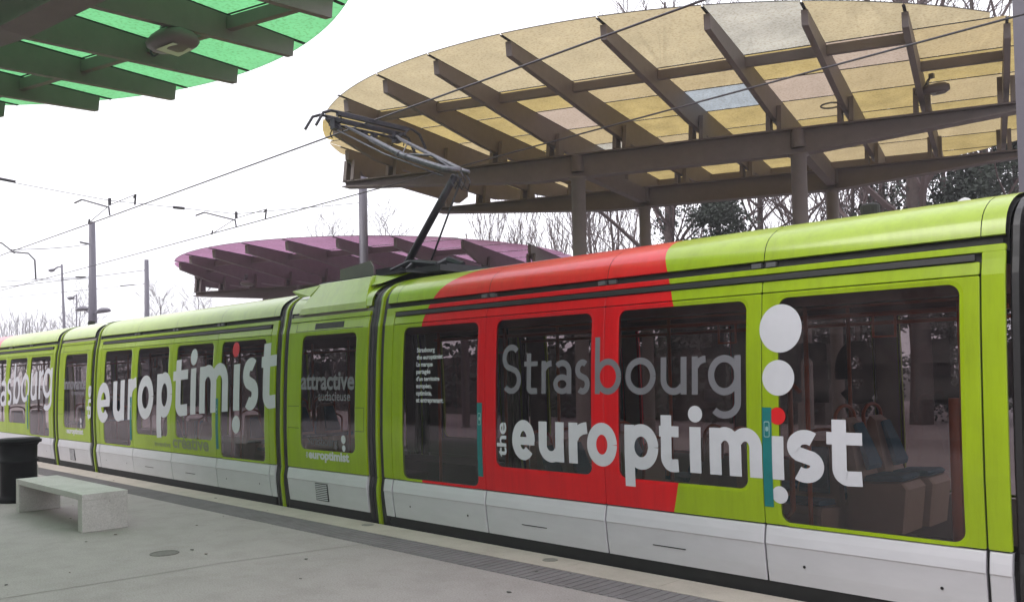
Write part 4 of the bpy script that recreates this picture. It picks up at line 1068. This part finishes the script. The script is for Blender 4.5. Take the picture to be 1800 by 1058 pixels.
# ------------------------------------------------------------------ trees
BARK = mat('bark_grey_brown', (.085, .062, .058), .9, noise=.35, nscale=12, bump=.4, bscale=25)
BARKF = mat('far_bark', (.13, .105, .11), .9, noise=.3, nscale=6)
TWIG = mat('twig_bark', (.10, .07, .07), .9)
IVY = mat('ivy_leaves', (.018, .030, .016), .6, noise=.5, nscale=3)
EVER = mat('evergreen_leaves', (.022, .034, .020), .65, noise=.5, nscale=2)
def branch(mb, p, d, L, r, depth, rnd, spread=.5, up=.15, kids=3, n=4, tips=None, minr=.006):
    pts = [p.copy()]; q = p.copy(); dd = d.copy(); steps = 4 if depth > 1 else 3; rs = [r]
    for i in range(steps):
        dd = (dd+Vector((rnd.gauss(0, .10), rnd.gauss(0, .10), up*.25+rnd.gauss(0, .05)))).normalized()
        q = q+dd*L/steps; pts.append(q.copy()); rs.append(max(minr, r*(1-.55*(i+1)/steps)))
    mb.tube(pts, rs, n if r > .03 else 3, cap=False)
    if depth <= 0:
        if tips is not None: tips.append(q)
        return
    for k in range(kids):
        t = .3+.7*(k+rnd.random())/kids; j = min(steps-1, int(t*steps)); base = pts[j].lerp(pts[j+1], t*steps-j)
        side = Vector((rnd.gauss(0, 1), rnd.gauss(0, 1), rnd.gauss(0, .35))).normalized()
        nd = (dd*(1-spread)+side*spread+Vector((0, 0, up))).normalized()
        branch(mb, base, nd, L*rnd.uniform(.5, .75), max(minr, r*.45), depth-1, rnd, spread, up, kids, n, tips, minr)
def leaf_cloud(mb, c, rx, rz, n, rnd, s=.07, shell=.3):
    for _ in range(n):
        while True:
            v = Vector((rnd.uniform(-1, 1), rnd.uniform(-1, 1), rnd.uniform(-1, 1)))
            if shell < v.length < 1: break
        p = Vector((c[0]+v.x*rx, c[1]+v.y*rx, c[2]+v.z*rz)); a = Vector((rnd.gauss(0, 1), rnd.gauss(0, 1), rnd.gauss(0, 1))).normalized(); b = a.orthogonal().normalized()
        k = s*rnd.uniform(.6, 1.4); mb.add([p-a*k, p+b*k*.6, p+a*k, p-b*k*.6], [(0, 1, 2, 3)])
def bare_tree(x, y, h, r, lab, seed, fork=.45, kids=4, depth=3, bark=BARK, ivy=0, grp='bare trees behind the canopies', lean=(0, 0), spread=.5, minr=.008, up=.18, low=.3):
    rnd = random.Random(seed); root = empty('bare_tree', (x, y, -.3), lab, 'tree', grp)
    t = MB(); pts = []; rs = []
    for k in range(9):
        q = k/8; pts.append(Vector((lean[0]*q*h+rnd.gauss(0, .06)*h*.08, lean[1]*q*h+rnd.gauss(0, .06)*h*.08, q*h*.92))); rs.append(max(minr*2, r*(1-.86*q)))
    t.tube(pts, rs, 8, cap=False); t.build('trunk', bark, root, smooth=True)
    c = MB(); nb = int(kids*4)
    for i in range(nb):
        q = low+(.95-low)*i/nb; j = min(7, int(q*8)); base = pts[j].lerp(pts[j+1], q*8-j)
        an = i*2.4+rnd.random(); d = Vector((math.cos(an)*.8, math.sin(an)*.8, .55+q*.5)).normalized()
        branch(c, base, d, h*.30*(1.1-q*.55)*rnd.uniform(.8, 1.2), max(minr, rs[j]*.42), depth-1, rnd, spread, up, 4, 4, None, minr)
    c.build('crown', TWIG if bark is BARK else bark, root)
    if ivy:
        iv = MB()
        for k in range(int(ivy*60)):
            q = rnd.uniform(.0, .75*ivy**.2); j = min(7, int(q*8)); b_ = pts[j].lerp(pts[j+1], q*8-j)
            leaf_cloud(iv, (b_.x+rnd.gauss(0, .22), b_.y+rnd.gauss(0, .22), b_.z), .35+.25*rnd.random(), .5, 45, rnd, .07, 0)
        iv.build('ivy', IVY, root)
    return root
def evergreen(x, y, h, w, lab, seed, z0=.5, n=9000, cat='tree', grp='evergreens behind the canopies'):
    rnd = random.Random(seed); root = empty('evergreen_tree', (x, y, -.3), lab, cat, grp)
    t = MB(); t.tube([(0, 0, 0), (0.1, 0, h*.5), (0, .1, h*.95)], [.16, .1, .02], 8); t.build('trunk', BARK, root)
    m = MB(); k = 0; nc = 95
    for i in range(nc):
        q = rnd.random()**.8; z = z0+(h-z0)*q; rr = w*(1-q**2.2*.8)*rnd.uniform(.25, 1)
        a_ = rnd.uniform(0, 6.28); leaf_cloud(m, (rr*math.cos(a_), rr*math.sin(a_), z), w*rnd.uniform(.16, .34), w*rnd.uniform(.10, .22), n//nc, rnd, .062, .1)
    m.build('crown', EVER, root); return root
# behind the yellow canopy, left to right as seen from the platform
def at(px, Y):    # world x on the line of sight of picture column px at depth Y
    u = (px-900)/1520; d = FX+RX*u; return d.x/d.y*Y
trees = [ (860, 32, 10.5, .13, 3, 0, 'thin bare tree left of the front canopy column, above the purple roof'),
 (925, 33, 11, .13, 3, 0, 'slender bare tree just left of the front canopy column'),
 (1018, 31, 12, .14, 3, 0, 'slender bare tree between the front and rear canopy columns, left one'),
 (1048, 34, 13, .16, 3, 0, 'slender bare tree between the front and rear canopy columns, middle one'),
 (1085, 30, 12, .13, 3, 0, 'slender bare tree just left of the rear canopy column'),
 (1178, 27, 17, .30, 3, .8, 'thick ivy-clad bare tree right of the first rear canopy column'),
 (1260, 36, 13, .16, 3, .3, 'bare tree behind the dark evergreen under the canopy'),
 (1345, 32, 17, .22, 3, 0, 'tall bare tree left of the thick front column on the right'),
 (1428, 34, 14, .16, 3, .3, 'bare tree between the two right columns'),
 (1510, 28, 12, .15, 3, .5, 'bare forked tree right of the rear right column'),
 (1553, 30, 15, .22, 3, .9, 'ivy-wrapped bare tree above the black roof aerial'),
 (1612, 25, 18, .34, 3, .15, 'thickest smooth bare trunk right of the black roof aerial'),
 (1668, 33, 14, .2, 3, .3, 'bare leaning tree right of the thickest trunk'),
 (1745, 30, 17, .22, 3, .9, 'ivy-covered bare tree near the right edge of the picture')]
for i, (px, Y, h, r, dep, ivy, lab) in enumerate(trees):
    bare_tree(at(px, Y), Y, h, r, lab, 40+i, depth=dep, ivy=ivy, kids=5 if r < .2 else 5, minr=.012, lean=(random.Random(i).uniform(-.035, .035), 0), low=.2, spread=.36 if r < .2 else .5, up=.38 if r < .2 else .2)
evergreen(at(1268, 26), 26, 7.6, 2.6, 'dark evergreen bush seen under the yellow canopy left of the right front column', 5, n=13000)
evergreen(at(1700, 27), 27, 7.6, 2.2, 'dark evergreen at the right behind the lamp dome', 6, n=12000)
evergreen(at(1790, 26), 26, 8.6, 2.0, 'dark evergreen at the far right edge, behind the tram roof', 7, n=10000)
evergreen(at(1480, 34), 34, 5.5, 2.4, 'low dark evergreen between the two right columns', 8, n=8000)
rnd = random.Random(77); root = empty('screen_hedge', (-36, 24, -.3), 'long dark leafy screen added behind the far platform, blocking sky through the tram windows', 'screen_hedge')  # added leafy screen, keeps bright sky from showing through the tram windows
m = MB()
for i in range(26): leaf_cloud(m, (-26+i*2.0, rnd.uniform(-.3, .3), 1.7), 1.5, 1.9, 420, rnd, .16, 0)
m.build('leaves', EVER, root); m = MB(); m.box(-27, 25, -.35, .35, 0, 2.6); m.build('branches', BARK, root)
# far horizon on the left
for i, px in enumerate((5, 16, 30, 40, 52, 66)):
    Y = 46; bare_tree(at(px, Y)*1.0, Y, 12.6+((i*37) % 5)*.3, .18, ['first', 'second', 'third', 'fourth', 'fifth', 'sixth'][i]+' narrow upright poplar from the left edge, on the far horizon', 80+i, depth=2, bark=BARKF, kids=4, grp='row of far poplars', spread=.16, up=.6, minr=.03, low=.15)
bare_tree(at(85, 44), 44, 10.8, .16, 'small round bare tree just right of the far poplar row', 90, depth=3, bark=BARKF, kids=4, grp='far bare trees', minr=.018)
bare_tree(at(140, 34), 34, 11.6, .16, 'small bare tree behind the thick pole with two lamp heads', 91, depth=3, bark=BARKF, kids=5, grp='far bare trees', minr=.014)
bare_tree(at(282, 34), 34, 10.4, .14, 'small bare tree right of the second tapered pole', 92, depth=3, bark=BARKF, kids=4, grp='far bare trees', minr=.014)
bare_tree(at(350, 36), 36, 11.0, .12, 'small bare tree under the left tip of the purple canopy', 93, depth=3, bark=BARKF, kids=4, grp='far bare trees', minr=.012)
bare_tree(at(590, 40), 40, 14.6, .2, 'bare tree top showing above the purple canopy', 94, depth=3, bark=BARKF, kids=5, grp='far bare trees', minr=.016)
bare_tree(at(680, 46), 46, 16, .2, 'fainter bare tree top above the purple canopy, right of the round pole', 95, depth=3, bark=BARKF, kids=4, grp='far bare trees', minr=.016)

# ------------------------------------------------------------------ behind the camera: what the windows and paint reflect
WALLM = mat('render_wall', (.46, .41, .37), .85, noise=.2, nscale=.8); WIND = mat('dark_window', (.02, .02, .025), .15)
root = empty('apartment_building', (-24, -34, -.3), 'pale apartment block across the street behind the platform', 'building')
m = MB(); m.box(-6, 12, -5, 5, 0, 12.0); m.build('wall', WALLM, root)
m = MB(); m.prism([(-6.4, -5.4, 12.0), (-6.4, 5.4, 12.0), (-6.4, 0, 15.0)], (18.8, 0, 0)); m.build('roof', mat('roof_tiles', (.16, .07, .05), .8, noise=.3, nscale=4), root)
for fz in (1.0, 3.9, 6.8, 9.6):
    for k in range(6):
        m = MB(); xx = -5+k*2.9; m.box(xx, xx+1.3, 5.0, 5.02, fz, fz+1.6); m.build('window', WIND, root)
rnd = random.Random(5); m = MB()
for i in range(70):
    x = -95+i*1.15 if i < 60 else 4+(i-60)*1.8
    y = -20-rnd.uniform(0, 5)-max(0, -x-45)*.0+(max(0, -x-40)*.22); hh = rnd.uniform(9, 15)
    if -25 < x < -10: continue
    for q in range(6): leaf_cloud(m, (x, y, 1.0+hh*q/6), 2.6, 2.4, 90, rnd, .75, .1)
m.box(-98, -26, -28.4, -28, -.3, 10); m.box(-9, 24, -28.4, -28, -.3, 10)  # solid slabs added behind the leaves to close bright gaps in reflections
tag(m.build('woodland', mat('bare_wood_brown', (.15, .122, .118), .9, noise=.4, nscale=.7)), 'dark mass of trees behind the near platform along the street', 'woodland', kind='stuff')
for i, (x, y, h, w) in enumerate(((-6, -15, 7.5, 1.8), (-13, -17, 6.0, 2.4), (-21, -16, 8.0, 2.2), (-2, -18, 6.5, 2.2), (3, -14, 8, 1.6), (-29, -18, 7, 2.6), (8, -16, 7, 2))):
    evergreen(x, y, h, w, ['narrow', 'broad', 'tall', 'round', 'slim', 'wide', 'ragged'][i]+' dark evergreen behind the near platform', 20+i, n=4500, grp='evergreens behind the near platform')
for i, (x, y, h) in enumerate(((-9.5, -14, 12), (-17, -15, 13), (0, -15, 12), (-25, -15, 12))):
    bare_tree(x, y, h, .2, ['first', 'second', 'third', 'fourth'][i]+' bare street tree behind the near platform', 60+i, depth=3, kids=4, grp='bare trees behind the near platform', minr=.02)

# ------------------------------------------------------------------ thin winter haze
hm = bpy.data.materials.new('haze'); hm.use_nodes = True; t = hm.node_tree; t.nodes.clear()
o = t.nodes.new('ShaderNodeOutputMaterial'); v = t.nodes.new('ShaderNodeVolumePrincipled'); v.inputs['Color'].default_value = (.93, .92, .96, 1)
v.inputs['Density'].default_value = .0021; t.links.new(v.outputs[0], o.inputs['Volume'])
m = MB(); m.box(-405, 405, -405, 405, -1.4, 21.0); tag(m.build('haze', hm), kind='stuff')
